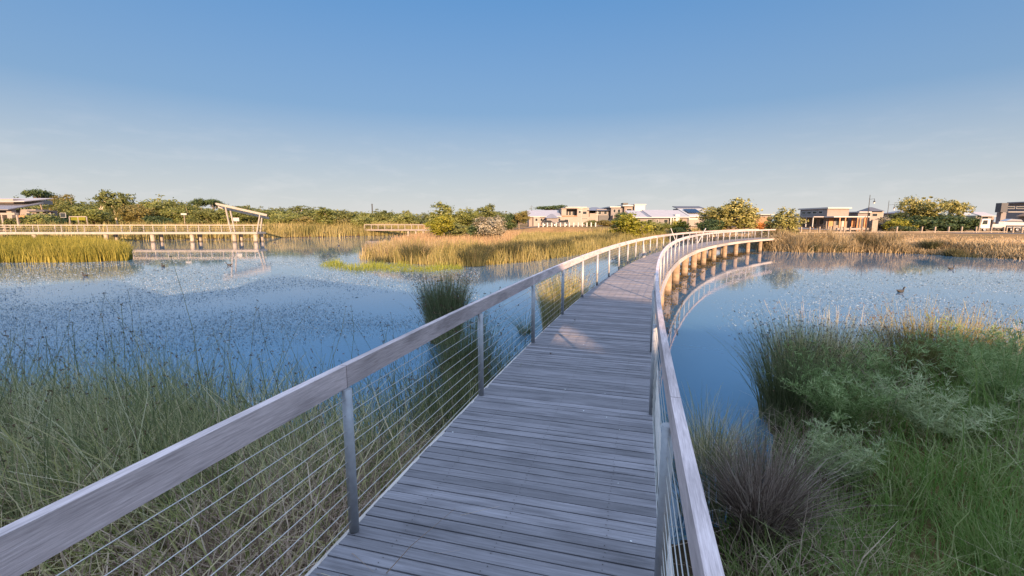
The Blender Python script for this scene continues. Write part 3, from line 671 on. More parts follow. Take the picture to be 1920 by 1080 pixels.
# ------------------------------------------------------------------ floating weed (specks on the water)
def weed(name, label, regs, n, seed, mat):
    rng = np.random.default_rng(seed); out = []
    for (x0, x1, y0, y1) in regs:
        q = np.column_stack([rng.uniform(x0, x1, n), rng.uniform(y0, y1, n)]); e = np.minimum((y1 - q[:, 1]) / (.45 * (y1 - y0)), (q[:, 0] - x0 + (400 if x0 < 1 else 0)) / 160)
        hole = np.hypot((q[:, 0] - 740) / 110, (q[:, 1] - 570) / 24); e = np.minimum(e, hole - .7); out.append(q[rng.uniform(0, 1, n) < np.clip(e, 0, 1)])
    px = np.concatenate(out); XY = np.array([un(a, b, WZ) for a, b in px])
    pat = np.sin(XY[:, 0] * .55 + 2 * np.sin(XY[:, 1] * .23)) + np.sin(XY[:, 1] * .5 + 1.4 * np.sin(XY[:, 0] * .31)) + rng.normal(0, .7, len(XY))
    ok = (pat > -.7) & inside(POND, XY[:, 0], XY[:, 1]) & ~inside(ISLAND, XY[:, 0], XY[:, 1]) & ~inside(SPIT, XY[:, 0], XY[:, 1])
    XY = XY[ok]; m = len(XY); a = rng.uniform(0, 2 * np.pi, m); l = rng.lognormal(-4.25, .6, m) * np.clip(XY[:, 1] / 22, .35, 1.6); b = l * rng.uniform(.3, .8, m); l = l * 1.15
    ca, sa = np.cos(a), np.sin(a); tz = rng.uniform(0, .02, m)
    def c(u, v, z): return np.column_stack([XY[:, 0] + u * ca - v * sa, XY[:, 1] + u * sa + v * ca, WZ + .004 + z])
    V = np.stack([c(-l, 0 * b, 0 * l), c(0 * l, -b, tz), c(l, 0 * b, tz * 1.6), c(0 * l, b, 0 * l)], 1).reshape(-1, 3)
    tag(np_obj(name, V, np.arange(m * 4).reshape(-1, 4), mat), label, 'pond weed', kind='stuff')
M['weed'] = leafy('pond_weed', [(0,(.06,.075,.065)), (.25,(.17,.205,.21)), (.7,(.28,.335,.37)), (1,(.40,.46,.52))], .1, .4, .3, .8)
weed('pond_weed', 'dark specks of floating weed over the left water', [(0, 900, 474, 700)], 170000, 5, M['weed'])
weed('floating_weed', 'dark specks of floating weed over the right water', [(1330, 1920, 500, 625)], 30000, 6, M['weed'])

# weed flecks coloured brown to stand for the deck underside's reflection
def mat_under(seed=8, n=34000):
    rng = np.random.default_rng(seed); s_ = rng.uniform(13, 58, n); o_ = np.clip(rng.normal(.25, .6, n), -1.0, 1.5); x, y = path(s_, o_)
    pat = np.sin(x * 1.9 + 2 * np.sin(y * .7)) + np.sin(y * 1.6 + 1.3 * np.sin(x)) + rng.normal(0, .8, n); ok = pat > -.3; x, y = x[ok], y[ok]; m = len(x)
    l = rng.lognormal(-3.5, .5, m) * np.clip(y / 26, .5, 1.5); a = rng.uniform(0, 6.28, m); b = l * rng.uniform(.3, .8, m); ca, sa = np.cos(a), np.sin(a); tz = rng.uniform(0, .03, m)
    def c(u, v, z): return np.column_stack([x + u * ca - v * sa, y + u * sa + v * ca, WZ + .004 + z])
    V = np.stack([c(-l, 0 * b, 0 * l), c(0 * l, -b, tz), c(l, 0 * b, tz * 1.6), c(0 * l, b, 0 * l)], 1).reshape(-1, 3)
    tag(np_obj('reflection_weed_mat', V, np.arange(m * 4).reshape(-1, 4), M['reflectweed']), 'floating weed under the bridge coloured brown as the reflected deck underside', 'pond weed', kind='stuff')
M['reflectweed'] = leafy('brown_reflection_weed', [(0,(.04,.032,.015)), (.6,(.11,.08,.035)), (1,(.26,.19,.09))], .1, .7, .6, .7)
mat_under()

# ------------------------------------------------------------------ trees
def crown_mesh(rng, lobes, n, leaf, clumps=26, tight=.2, elong=1.6):
    """leaf-sized faces in clumps spread through the lobes (cx,cy,cz,rx,ry,rz)"""
    vol = np.array([l[3] * l[4] * l[5] for l in lobes]) ** .8; pr = vol / vol.sum()
    L_ = np.array(lobes); C, R = [], []
    which = rng.choice(len(lobes), clumps * len(lobes), p=pr)
    d = rng.normal(0, 1, (len(which), 3)); d /= np.linalg.norm(d, axis=1)[:, None]
    rr_ = rng.uniform(.35, 1.0, (len(which), 1)) ** .5
    cc = L_[which, :3] + d * rr_ * L_[which, 3:]
    sz = L_[which, 3:].mean(1) * tight * rng.uniform(.6, 1.5, len(which))
    pick = rng.integers(0, len(which), n)
    P = cc[pick] + rng.normal(0, 1, (n, 3)) * sz[pick, None] * np.array([1, 1, .75])
    nrm = d[pick] + rng.normal(0, .6, (n, 3)); nrm /= np.linalg.norm(nrm, axis=1)[:, None]
    u = np.cross(nrm, rng.normal(0, 1, (n, 3))); u /= np.linalg.norm(u, axis=1)[:, None] + 1e-9; v = np.cross(nrm, u)
    s = leaf * rng.uniform(.6, 1.4, (n, 1))
    V = np.stack([P - u * s * elong / 2, P - v * s / 2, P + u * s * elong / 2, P + v * s / 2], 1).reshape(-1, 3)
    return V, np.arange(n * 4).reshape(-1, 4)
def trunk_mesh(rng, h, r, lobes, lean=.1):
    mb = MB(); top = Vector((rng.normal(0, lean) * h, rng.normal(0, lean) * h, h)); mid = top * .5 + Vector((rng.normal(0, .04) * h, 0, 0))
    mb.cyl((0, 0, -.4), mid, r, r * .75, 8); mb.cyl(mid, top, r * .75, r * .5, 8)
    for l in lobes:
        c = Vector(l[:3]); b0 = mid.lerp(top, .7); k_ = b0.lerp(c, .5) + Vector((0, 0, .05 * h))
        mb.cyl(b0, k_, r * .45, r * .3, 6); mb.cyl(k_, c, r * .3, r * .1, 6)
    return mb
PROTO = {}
def proto(kind, variant):
    """unit-height trees; lobes by kind"""
    key = (kind, variant)
    if key in PROTO: return PROTO[key]
    rng = np.random.default_rng(hash(kind) % 1000 * 0 + sum(map(ord, kind)) * 7 + variant)
    U = rng.uniform
    if kind == 'round':
        lobes = [(U(-.08, .08), 0, .55, .30, .30, .27), (U(-.2, .2), U(-.1, .1), .88, .11, .11, .1), (U(-.36, .36), U(-.2, .2), .6, .13, .13, .1)] + [(U(-.28, .28), U(-.28, .28), U(.42, .78), U(.17, .24), U(.17, .24), U(.14, .2)) for _ in range(6)] + [(U(-.3, .3), U(-.3, .3), .28, .2, .2, .16) for _ in range(3)]
        n, leaf, th, tr = 6500, .026, .5, .035
    elif kind == 'umbrella':
        lobes = [(U(-.3, .3), U(-.25, .25), U(.78, .93), U(.16, .26), U(.16, .26), U(.05, .09)) for _ in range(7)]
        n, leaf, th, tr = 2800, .025, .72, .025
    elif kind == 'gum':
        lobes = [(U(-.26, .26), U(-.24, .24), U(.45, .9), U(.12, .2), U(.12, .2), U(.09, .15)) for _ in range(9)]
        n, leaf, th, tr = 4200, .025, .62, .022
    elif kind == 'column':
        lobes = [(0, 0, .35, .2, .2, .32), (0, 0, .68, .15, .15, .28)] + [(U(-.14, .14), U(-.14, .14), U(.15, .85), .1, .1, .12) for _ in range(7)]
        n, leaf, th, tr = 4800, .025, .5, .025
    elif kind == 'bush':
        lobes = [(0, 0, .45, .45, .45, .42)] + [(U(-.4, .4), U(-.4, .4), U(.25, .75), U(.2, .3), U(.2, .3), U(.18, .28)) for _ in range(6)]
        n, leaf, th, tr = 4800, .040, .3, .03
    elif kind == 'young':
        lobes = [(0, 0, .5, .2, .2, .35)] + [(U(-.3, .3), U(-.25, .25), U(.2, .9), U(.12, .2), U(.12, .2), U(.13, .22)) for _ in range(9)]
        n, leaf, th, tr = 6800, .026, .4, .018
    V, Q = crown_mesh(rng, lobes, n, leaf, 26, .165)
    tm = trunk_mesh(rng, th, tr, lobes)
    PROTO[key] = (V, Q, tm); return PROTO[key]
MESH = {}
def tree(kind, variant, mat, loc, h, w, label, name='tree', cat='tree', group=None, bark='bark', rz=0):
    """w = crown width in metres, h = height"""
    V, Q, tm = proto(kind, variant); key = (kind, variant, mat, bark)
    t = thing(name, label, cat, loc, rz, group)
    if key not in MESH:
        c = np_obj('crown', V, Q, M[mat]); k_ = tm.build('trunk', M[bark]); MESH[key] = (c, k_)
    else:
        c, k_ = (o.copy() for o in MESH[key]); COL.objects.link(c); COL.objects.link(k_)
    width = V[:, 0].max() - V[:, 0].min(); width = np.percentile(V[:, 0], 97) - np.percentile(V[:, 0], 3); top = np.percentile(V[:, 2], 99)
    sx = w / width; sz = h / top
    for o in (c, k_): o.parent = t; o.scale = (sx, sx, sz)
    return t
def ptree(kind, var, mat, px, top, wpx, Y, label, name='tree', cat='tree', group=None, bark='bark', base=None):
    p = at(px, top, Y); zb = float(gz(p.x, Y)) if base is None else at(px, base, Y).z
    return tree(kind, var, mat, (p.x, Y, zb), p.z - zb, wpx * Y / F, label, name, cat, group, bark, rz=random.uniform(0, 6.28) if kind not in ('column',) else 0)

# belt behind the jetty and far bank: (kind, material, px, top, width px, Y, label)
belt = [
 ('umbrella', 'darkleaf', 75, 356, 44, 170, 'tall flat topped pine rising behind the left house roof'),
 ('gum', 'rust', 103, 365, 30, 165, 'rusty brown tree beside the flat topped pine'),
 ('round', 'olive', 134, 370, 38, 150, 'dark olive tree just right of the left house'),
 ('round', 'olivelight', 170, 384, 60, 128, 'broad light olive tree between the left house and the tall gum'),
 ('gum', 'olive', 188, 369, 22, 175, 'small feathery gum poking up left of the tall gum'),
 ('gum', 'olive', 217, 360, 44, 140, 'tall gum with a bare trunk showing through its crown'),
 ('round', 'rust', 252, 379, 46, 126, 'rounded rust coloured tree behind the jetty'),
 ('round', 'olivelight', 287, 369, 62, 140, 'tall domed olive tree behind the rust coloured tree'),
 ('round', 'olive', 322, 375, 60, 138, 'olive dome right of the tall domed tree'),
 ('bush', 'darkleaf', 292, 401, 32, 122, 'small dark green bush under the domed trees'),
 ('umbrella', 'darkleaf', 366, 373, 22, 168, 'narrow dark tree top left of the pergola'),
 ('round', 'olivelight', 352, 383, 52, 132, 'light olive tree left of the pergola'),
 ('umbrella', 'darkleaf', 400, 374, 30, 170, 'dark tree top over the left end of the pergola beams'),
 ('round', 'olive', 385, 386, 46, 128, 'olive tree directly left of the pergola posts'),
 ('round', 'olivelight', 425, 385, 50, 130, 'olive tree seen through the pergola'),
 ('round', 'olive', 455, 382, 44, 150, 'dark olive tree behind the right half of the pergola'),
 ('round', 'olive', 485, 388, 40, 140, 'olive tree behind the pergola beam ends'),
 ('round', 'olive', 512, 386, 46, 152, 'olive tree first to the right of the pergola'),
 ('round', 'olivelight', 538, 396, 44, 122, 'low light olive tree right of the jetty end'),
 ('gum', 'olive', 562, 386, 36, 158, 'loose crowned dark gum above the far reeds'),
 ('column', 'olivelight', 608, 386, 40, 118, 'tall light green tree standing forward at the far waterline'),
 ('bush', 'rust', 578, 402, 36, 117, 'low brownish bush left of the tall light green tree'),
 ('round', 'olive', 590, 390, 44, 150, 'dark olive tree behind the tall light green tree'),
 ('round', 'olive', 640, 391, 42, 145, 'dark olive tree right of the tall light green tree'),
 ('bush', 'olivelight', 676, 402, 34, 120, 'rounded bright olive bush on the far bank'),
 ('round', 'olive', 708, 392, 38, 150, 'domed olive tree below the distant mast'),
 ('bush', 'rust', 640, 404, 40, 119, 'rusty low bush on the far bank'),
 ('gum', 'olive', 762, 395, 12, 190, 'thin lone tree top on the far skyline'),
 ('round', 'olive', 742, 402, 36, 150, 'low olive tree left of the far bridge'),
 ('round', 'olive', 776, 404, 40, 160, 'low olive tree above the far bridge')]
for q, (kd, m, px, top, w, Y, lab) in enumerate(belt):
    ptree(kd, q % 3, m, px, top + (0 if kd in ('umbrella', 'gum') else 5), w, Y, lab, bark='palebark' if kd == 'gum' else 'bark', group='trees beyond the far bank')
for q in range(16):          # understorey of the belt: nothing tells these apart
    ptree('bush', q % 3, ('olive', 'olivelight')[q % 2], 150 + q * 41 + random.uniform(-12, 12), 399 + random.uniform(-4, 5), 48, 142 + (q % 3) * 6, 'low olive bush in the understorey of the tree belt behind the jetty', 'bush', 'bush', 'understorey bushes beyond the far bank')
# far wood that reads as one mass
rng = np.random.default_rng(120); parts = []
for q in range(46):
    px = rng.uniform(-40, 1010); top = np.interp(px, [-40, 300, 480, 700, 800, 1010], [376, 384, 391, 399, 404, 396]) + rng.normal(0, 1.6)
    Y = 205 + rng.uniform(-12, 25); p = at(px, top, Y); zb = float(gz(p.x, Y)); V, Q, _ = proto('round', q % 3); h = p.z - zb
    sc_ = h / np.percentile(V[:, 2], 99); a = rng.uniform(0, 6.28); R = np.array([[math.cos(a), -math.sin(a), 0], [math.sin(a), math.cos(a), 0], [0, 0, 1]])
    parts.append(((V[:len(V) // 8 * 4] * np.array([sc_ * 1.5, sc_ * 1.5, sc_])) @ R.T + np.array([p.x, Y, zb]), Q[:len(Q) // 2]))
V, Q = join(parts); tag(np_obj('distant_wood', V, Q, M['olive']), 'distant olive woodland along the skyline', 'wood', kind='stuff')
# trees on the island and by the bridge landing
isle = [
 ('young', 'yellowleaf', 826, 404, 42, 62, 449, 'bright yellow green bush at the left end of the island thicket', 'bush'),
 ('column', 'olivelight', 826, 383, 40, 78, 446, 'tall olive tree behind the bright yellow green bush', 'tree'),
 ('round', 'olivelight', 865, 393, 46, 74, 446, 'light olive tree in the middle of the island thicket', 'tree'),
 ('young', 'olive', 906, 386, 40, 76, 446, 'dark olive tree with a pointed top in the island thicket', 'tree'),
 ('bush', 'olive', 848, 420, 46, 66, 449, 'rounded olive bush in front of the island trees', 'bush'),
 ('bush', 'darkleaf', 896, 420, 36, 64, 449, 'dark bush left of the silvery shrub on the island', 'bush'),
 ('bush', 'greyleaf', 918, 408, 48, 63, 449, 'silvery grey flowering shrub on the island', 'shrub'),
 ('gum', 'rust', 974, 397, 24, 120, None, 'small rusty tree left of the first houses', 'tree'),
 ('bush', 'darkleaf', 958, 402, 26, 122, None, 'dark bush left of the small rusty tree', 'bush'),
 ('round', 'olive', 940, 397, 40, 140, None, 'olive tree behind the silvery shrub', 'tree'),
 ('umbrella', 'darkleaf', 1028, 385, 40, 178, None, 'dark spreading tree above the beige house roof', 'tree'),
 ('young', 'yellowleaf', 1180, 403, 62, 76, 452, 'yellow green willow like tree left of the bridge', 'tree'),
 ('bush', 'darkleaf', 1168, 399, 26, 118, None, 'dark round tree in front of the large two storey house', 'tree'),
 ('young', 'olivelight', 1226, 414, 36, 82, 450, 'light olive bush behind the left bridge rail', 'bush'),
 ('bush', 'yellowleaf', 1272, 413, 30, 88, 440, 'small bright green tree beside the cream wall', 'tree'),
 ('bush', 'darkleaf', 1276, 427, 26, 82, 446, 'dark bush under the small bright green tree', 'bush'),
 ('young', 'olivelight', 1240, 418, 26, 84, 448, 'olive sapling behind the bridge rail near the white marker', 'bush'),
 ('young', 'gumleaf', 1383, 376, 66, 74, 440, 'large gum with glossy pale leaves at the bridge landing', 'tree'),
 ('young', 'gumleaf', 1345, 389, 52, 76, 440, 'lower left crowned gum joined to the large gum at the landing', 'tree'),
 ('bush', 'darkleaf', 1332, 412, 34, 72, 441, 'dark bush at the foot of the landing gums', 'bush'),
 ('young', 'gumleaf', 1472, 394, 54, 60, 462, 'rounded pale gum at the right end of the bridge', 'tree'),
 ('bush', 'brownreed', 1455, 442, 46, 57, 464, 'brown scrub at the foot of the pale gum', 'bush'),
 ('bush', 'orangeleaf', 1427, 418, 24, 92, 434, 'bright orange bush between the two landing gums', 'bush'),
 ('round', 'gumleaf', 1738, 371, 56, 112, None, 'tall pale gum rising over the dark hedge', 'tree'),
 ('gum', 'gumleaf', 1782, 377, 38, 118, None, 'slender gum with two flat tufts right of the tall gum', 'tree'),
 ('bush', 'darkleaf', 1732, 406, 62, 109, None, 'left dark shrub of the roadside hedge', 'shrub'),
 ('bush', 'darkleaf', 1778, 402, 60, 109, None, 'middle dark shrub of the roadside hedge', 'shrub'),
 ('bush', 'darkleaf', 1806, 407, 40, 107, None, 'right dark shrub of the hedge beside the truck', 'shrub'),
 ('bush', 'yellowleaf', 1684, 411, 36, 109, None, 'yellow green shrub left of the pale path', 'shrub'),
 ('bush', 'greyleaf', 1662, 408, 26, 112, None, 'grey green shrub beside the pale stone wall', 'shrub'),
 ('bush', 'olive', 1700, 399, 40, 128, None, 'olive shrub behind the yellow green shrub', 'shrub'),
 ('bush', 'darkleaf', 1690, 424, 30, 100, None, 'low dark shrub at the near corner of the pale path', 'shrub'),
 ('bush', 'olive', 1108, 413, 22, 118, None, 'low olive bush in front of the cream block', 'bush'),
 ('bush', 'rust', 1136, 413, 24, 116, None, 'rounded pinkish bush in front of the two storey house', 'bush'),
 ('bush', 'olivelight', 78, 402, 50, 108, None, 'light olive tree in front of the left house', 'tree'),
 ('bush', 'darkleaf', 100, 407, 26, 106, None, 'dark green bush right of the light olive tree by the left house', 'bush'),
 ('bush', 'olive', 24, 410, 30, 104, None, 'low bush in front of the stone gateway of the left house', 'bush'),
 ('bush', 'darkleaf', 1022, 420, 0, 0, None, '', '')]
for q, (kd, m, px, top, w, Y, base, lab, cat) in enumerate(isle):
    if not w: continue
    ptree(kd, q % 3, m, px, top, w, Y, lab, cat if cat != 'tree' else 'tree', cat, base=base, bark='palebark' if m == 'gumleaf' else 'bark')
for q in range(14):         # dark sedge clumps on the island front
    rg = np.random.default_rng(300 + q); px, py = [(905,492),(952,488),(975,484),(1030,478),(1055,474),(1105,464),(1128,462),(888,496),(720,489),(780,491),(1005,482),(1085,468),(1145,458),(1165,455)][q]
    x, y = un(px, py, WZ + .1); V, Q, C = tuft(rg, 800, .95, 1.35, .2, .35, .05, 3)
    plant('sedge_clump', 'dark brown sedge clump among the golden reeds on the island edge', 'sedge clump', [('blades', M['sedge'], V, Q)], (x, y, float(gz(x, y))), 'dark sedge clumps on the island edge')
for q, px in enumerate((1520, 1565, 1610, 1632, 1655, 1745, 1790, 1810)):
    rg = np.random.default_rng(330 + q); x, y = un(px, [471,471,470,471,471,474,478,480][q], WZ + .1); V, Q, C = tuft(rg, 420, .8, 1.0 if q < 6 else .7, .2, .5, .05, 3)
    plant('sedge_clump', 'dark sedge clump along the waterline of the right bank', 'sedge clump', [('blades', M['sedge'], V, Q)], (x, y, float(gz(x, y))), 'dark sedge clumps on the right bank')
#PART2
# ------------------------------------------------------------------ roads and paths
def strip(name, pts, width, mat, label, cat, lift=.06):
    P = np.array(pts, float); d = np.r_[0, np.cumsum(np.hypot(*np.diff(P, axis=0).T))]; n = max(2, int(d[-1] / 1.5)); t = np.linspace(0, d[-1], n)
    x, y = np.interp(t, d, P[:, 0]), np.interp(t, d, P[:, 1]); tx, ty = np.gradient(x), np.gradient(y); l = np.hypot(tx, ty)
    V = []
    for k in (-.5, -.25, 0, .25, .5):
        X, Y = x - ty / l * width * k, y + tx / l * width * k; V.append(np.stack([X, Y, gz(X, Y) + lift], -1))
    V = np.concatenate(V); Q = [(k * n + q, k * n + q + 1, (k + 1) * n + q + 1, (k + 1) * n + q) for k in range(4) for q in range(n - 1)]
    return tag(np_obj(name, V, np.array(Q)[:, ::-1], mat), label, cat, kind='structure')
def X_(px, Y): return at(px, 420, Y).x
strip('road', [(X_(960, 124), 124), (X_(1300, 121), 121), (X_(1480, 106), 106), (X_(1920, 105), 105), (190, 105)], 8, M['asphalt'], 'grey road in front of the houses', 'road')
strip('pavement', [(X_(1712, 108), 99.5), (X_(1712, 109), 109.4)], 4.4, M['path'], 'pale concrete path leading to the road', 'path', .08)
strip('parking_apron', [(X_(1800, 90), 92), (X_(1990, 84), 84), (150, 80)], 9, M['asphalt'], 'grey paved apron at the right end of the bank', 'pavement', .05)

# ------------------------------------------------------------------ houses
class House:
    def __init__(s, name, label, cat, pxc, Y):
        s.Y = Y; s.k = Y / F; s.pxc = pxc; p = at(pxc, 420, Y); s.zb = float(gz(p.x, Y)) - .15
        s.t = thing(name, label, cat, (p.x, Y, s.zb))
    def x(s, px): return (px - s.pxc) * s.k
    def z(s, py, y=0): return at(s.pxc, py, s.Y + y).z - s.zb
    sil = True
    def span(s, px0, px1, y0, y1):
        """x range and back depth such that the outline, side face included, keeps to px0..px1"""
        x0, x1 = s.x(px0), s.x(px1)
        tn_ = (s.pxc - 960) / F
        if not s.sil or abs(tn_) < .6: return x0, x1, y1
        d = min(y1 - y0, .5 * (x1 - x0) / (abs(tn_) + .02)); y1 = y0 + d
        X0 = s.t.location.x; f0, f1 = (s.Y + y0) / s.Y, (s.Y + y1) / s.Y
        a = ((X0 + x0) * (f0 if tn_ < 0 else f1)) - X0; b = ((X0 + x1) * (f1 if tn_ < 0 else f0)) - X0
        return a, b, y1
    def part(s, name, mat, mb, bevel=0): return mb.build(name, mat, s.t, bevel=bevel)
    def wall(s, mat, px0, px1, top, y0, y1, bot=None, name='wall'):
        x0, x1, y1 = s.span(px0, px1, y0, y1)
        return s.part(name, mat, MB().box(x0, x1, y0, y1, -.4 if bot is None else s.z(bot, y0), s.z(top, y0)))
    def slab(s, mat, px0, px1, py0, py1, y0, y1, name='roof'):
        x0, x1, y1 = s.span(px0, px1, y0, y1)
        return s.part(name, mat, MB().box(x0, x1, y0, y1, s.z(py1, y0), s.z(py0, y0)), .02)
    def skillion(s, mat, px0, px1, pyf, pyb, y0, y1, th=.22, name='roof'):
        """sheet rising from the eave (front, y0) to y1; pyb is where the back edge shows"""
        x0, x1, y1 = s.span(px0, px1, y0, y1); zf, zk = s.z(pyf, y0), s.z(pyb, y1)
        v = [(x0, y0, zf), (x1, y0, zf), (x1, y1, zk), (x0, y1, zk), (x0, y0, zf - th), (x1, y0, zf - th), (x1, y1, zk - th), (x0, y1, zk - th)]
        return s.part(name, mat, MB().add(v, [(0,1,2,3),(7,6,5,4),(0,4,5,1),(1,5,6,2),(2,6,7,3),(3,7,4,0)]))
    def hip(s, mat, px0, px1, pye, pyr, y0, y1, name='roof'):
        x0, x1, y1 = s.span(px0, px1, y0, y1); ze, zr = s.z(pye, y0), s.z(pyr, (y0 + y1) / 2); d = (y1 - y0) / 2 * .8; ym = (y0 + y1) / 2
        if x1 - x0 < 2.2 * d: d = (x1 - x0) * .4
        v = [(x0, y0, ze), (x1, y0, ze), (x1, y1, ze), (x0, y1, ze), (x0 + d, ym, zr), (x1 - d, ym, zr)]
        return s.part(name, mat, MB().add(v, [(0,1,5,4),(1,2,5),(2,3,4,5),(3,0,4),(3,2,1,0)]))
    def window(s, px0, px1, py0, py1, y, mat='white'):
        x0, x1, z0, z1 = s.x(px0), s.x(px1), s.z(py1, y), s.z(py0, y); t = .07
        m = MB(); m.box(x0, x1, y - .05, y + .04, z0, z0 + t); m.box(x0, x1, y - .05, y + .04, z1 - t, z1)
        m.box(x0, x0 + t, y - .05, y + .04, z0 + t, z1 - t); m.box(x1 - t, x1, y - .05, y + .04, z0 + t, z1 - t)
        f = s.part('window', M[mat], m)
        MB().box(x0 + t, x1 - t, y - .03, y + .03, z0 + t, z1 - t).build('pane', M['window'], f)
        return f
    def sidewin(s, xpx, y0, y1, py0, py1, yref):
        x = s.x(xpx); z0, z1 = s.z(py1, yref), s.z(py0, yref); t = .08
        m = MB(); m.box(x - .05, x + .04, y0, y1, z0, z0 + t); m.box(x - .05, x + .04, y0, y1, z1 - t, z1)
        m.box(x - .05, x + .04, y0, y0 + t, z0 + t, z1 - t); m.box(x - .05, x + .04, y1 - t, y1, z0 + t, z1 - t)
        f = s.part('window', M['white'], m); MB().box(x - .03, x + .03, y0 + t, y1 - t, z0 + t, z1 - t).build('pane', M['window'], f)
    def post(s, mat, px, top, y, w=.14, bot=None):
        x = s.x(px); return s.part('post', mat, MB().box(x - w / 2, x + w / 2, y - w / 2, y + w / 2, -.4 if bot is None else s.z(bot, y), s.z(top, y)))

# left house
h = House('house', 'cream house with sweeping grey roof at the far left edge behind the jetty', 'house', 50, 112)
h.wall(M['beige'], -70, 56, 393, 1.5, 14); h.wall(M['cream'], 16, 34, 392, .2, 1.4, name='pillar'); h.wall(M['timber'], 36, 54, 404, .6, 1.4, name='timber_panel')
h.skillion(M['greyroof'], -70, 88, 392, 380, -.8, 8, .25); h.slab(M['cream'], -70, 104, 373, 381, 5, 15, 'upper_wall'); h.skillion(M['metalroof'], -75, 107, 377, 371.5, 4.4, 12, .2)
h.wall(M['beige'], 40, 96, 392.6, 2.2, 9); h.wall(M['beige'], 56, 110, 397, 3, 12); h.slab(M['darkroof'], 54, 112, 394.5, 397, 1.6, 12.5)
for a in (40, 64, 92): h.window(a, a + 11, 399, 408, 1.5 if a < 56 else 3)
h = House('gateway', 'pale stone gateway with a flat lintel in front of the left house', 'gateway', 20, 102)
h.wall(M['cream'], 4, 9, 403, 0, .8, name='pillar'); h.wall(M['cream'], 32, 37, 403, 0, .8, name='pillar'); h.slab(M['cream'], 3, 38, 399, 403, -.05, .85, 'lintel')
h = House('trellis', 'pale garden trellis frame right of the left house', 'trellis', 148, 106)
for a in (132, 148, 164): h.post(M['cream'], a, 407, 0, .16)
h.slab(M['cream'], 131, 165, 405.5, 407, -.1, .1, 'beam'); h.slab(M['yellowleaf'], 134, 162, 407.2, 413, -.06, .06, 'panel')

# houses to the right of the island
h = House('house', 'low beige house with pale sloping roof, first of the houses right of the island', 'house', 1022, 140)
h.wall(M['beige'], 992, 1050, 405, 0, 12); h.skillion(M['metalroof'], 990, 1052, 405.5, 394, -.6, 11, .2); h.wall(M['cream'], 1000, 1012, 407, -1.2, -.1, name='porch')
h.hip(M['greyroof'], 1020, 1045, 409, 401, -5, -.7, 'porch_roof'); h.wall(M['greywall'], 1023, 1042, 409.3, -4.6, -.8, name='porch')
for a in (1003, 1013, 1046): h.window(a, a + 5, 409, 415, -.02 if a != 1003 else -1.22)
h = House('apartment_block', 'cream two storey block with a recessed dark balcony', 'house', 1078, 142)
h.wall(M['cream'], 1050, 1106, 406.5, 0, 12); h.wall(M['cream'], 1053, 1062, 391.5, .4, 10, 406.4); h.wall(M['cream'], 1082, 1104, 389.5, .3, 11, 406.4); h.wall(M['beige'], 1062, 1082, 391.5, 3.2, 10, 406.4, 'balcony_wall')
h.slab(M['white'], 1060, 1100, 388, 389.4, .1, 11); h.slab(M['cream'], 1052, 1083, 390.2, 391.4, .1, 10); h.slab(M['brownwall'], 1052, 1082, 404.2, 406.2, -.05, .08, 'balustrade')
for a in (1063, 1068.5, 1075): h.window(a, a + 4.5, 396, 404, 3.18)
for a, b, c, d in ((1084, 1089, 395, 400), (1092, 1100, 396, 402)): h.window(a, b, c, d, .28)
for a, b, c, d in ((1058, 1066, 411, 418), (1090, 1102, 409, 411)): h.window(a, b, c, d, -.02)
h = House('house', 'large two storey house with flat pink edged roofs and a white right wing', 'house', 1160, 138)
h.wall(M['greywall'], 1124, 1150, 392, 5, 20); h.hip(M['greyroof'], 1105, 1150, 394.5, 388.5, 3.5, 21); h.wall(M['cream'], 1110, 1126, 400, 4.4, 16)
h.wall(M['greywall'], 1149, 1178, 389, 3, 18); h.slab(M['white'], 1146, 1181, 387, 389, 2.4, 19)
h.wall(M['beige'], 1150, 1196, 404, .8, 12, name='ground_floor'); h.slab(M['white'], 1168, 1192, 384.3, 386.6, 1, 18.5); h.wall(M['beige'], 1172, 1190, 386.8, 1.6, 17)
h.wall(M['white'], 1189, 1208, 384, .2, 9); h.slab(M['white'], 1188, 1210, 382.6, 383.8, 0, 9.3); h.slab(M['black'], 1174.5, 1184, 380.4, 383.4, 5, 8, 'chimney')
for a, b, c, d, y in ((1127, 1133, 396, 402, 4.98), (1138, 1144, 396, 402, 4.98), (1153, 1158, 392, 399, 2.98), (1161, 1167, 392, 399, 2.98), (1176, 1186, 391, 399, 1.58), (1130, 1137, 408, 416, 4.98), (1155, 1160, 409, 417, .78), (1165, 1171, 409, 415, .78)): h.window(a, b, c, d, y)
h.wall(M['darkwall'], 1128, 1148, 404, 4.6, 4.95, 418, 'garage_door')
h = House('house', 'long low house with stepped pale metal roofs behind the bridge', 'house', 1245, 122)
h.wall(M['greywall'], 1190, 1268, 407, .8, 12); h.skillion(M['metalroof'], 1187, 1214, 407, 394.5, 0, 9, .2); h.skillion(M['greyroof'], 1213.6, 1226, 407.2, 395.5, .3, 9, .2)
h.skillion(M['metalroof'], 1222, 1270, 406.8, 393.5, 0, 10, .25); h.slab(M['white'], 1186, 1270, 407.2, 408.6, -.1, .12, 'gutter')
h.wall(M['white'], 1268, 1276, 402, 1, 10); h.skillion(M['metalroof'], 1268, 1294, 406.5, 394, .6, 9.4, .22); h.wall(M['beige'], 1276, 1292, 408, 1.4, 9); h.post(M['white'], 1257.5, 408.6, .1, .3); h.post(M['white'], 1262, 408.6, .1, .2)
for a, b in ((1215, 1224), (1233, 1236), (1246, 1254)): h.window(a, b, 411, 418, .78)
h = House('house', 'white gabled house with solar panels on its roof behind the landing gum', 'house', 1320, 128)
h.wall(M['white'], 1294, 1350, 407, 1, 12); h.skillion(M['white'], 1293, 1352, 405.5, 391, .2, 10, .25)
for a in range(5): h.skillion(M['solar'], 1298.5 + a * 5, 1303 + a * 5, 401.5, 394.3, 2.9, 7.8, .1, 'solar_panel').location.z = .42
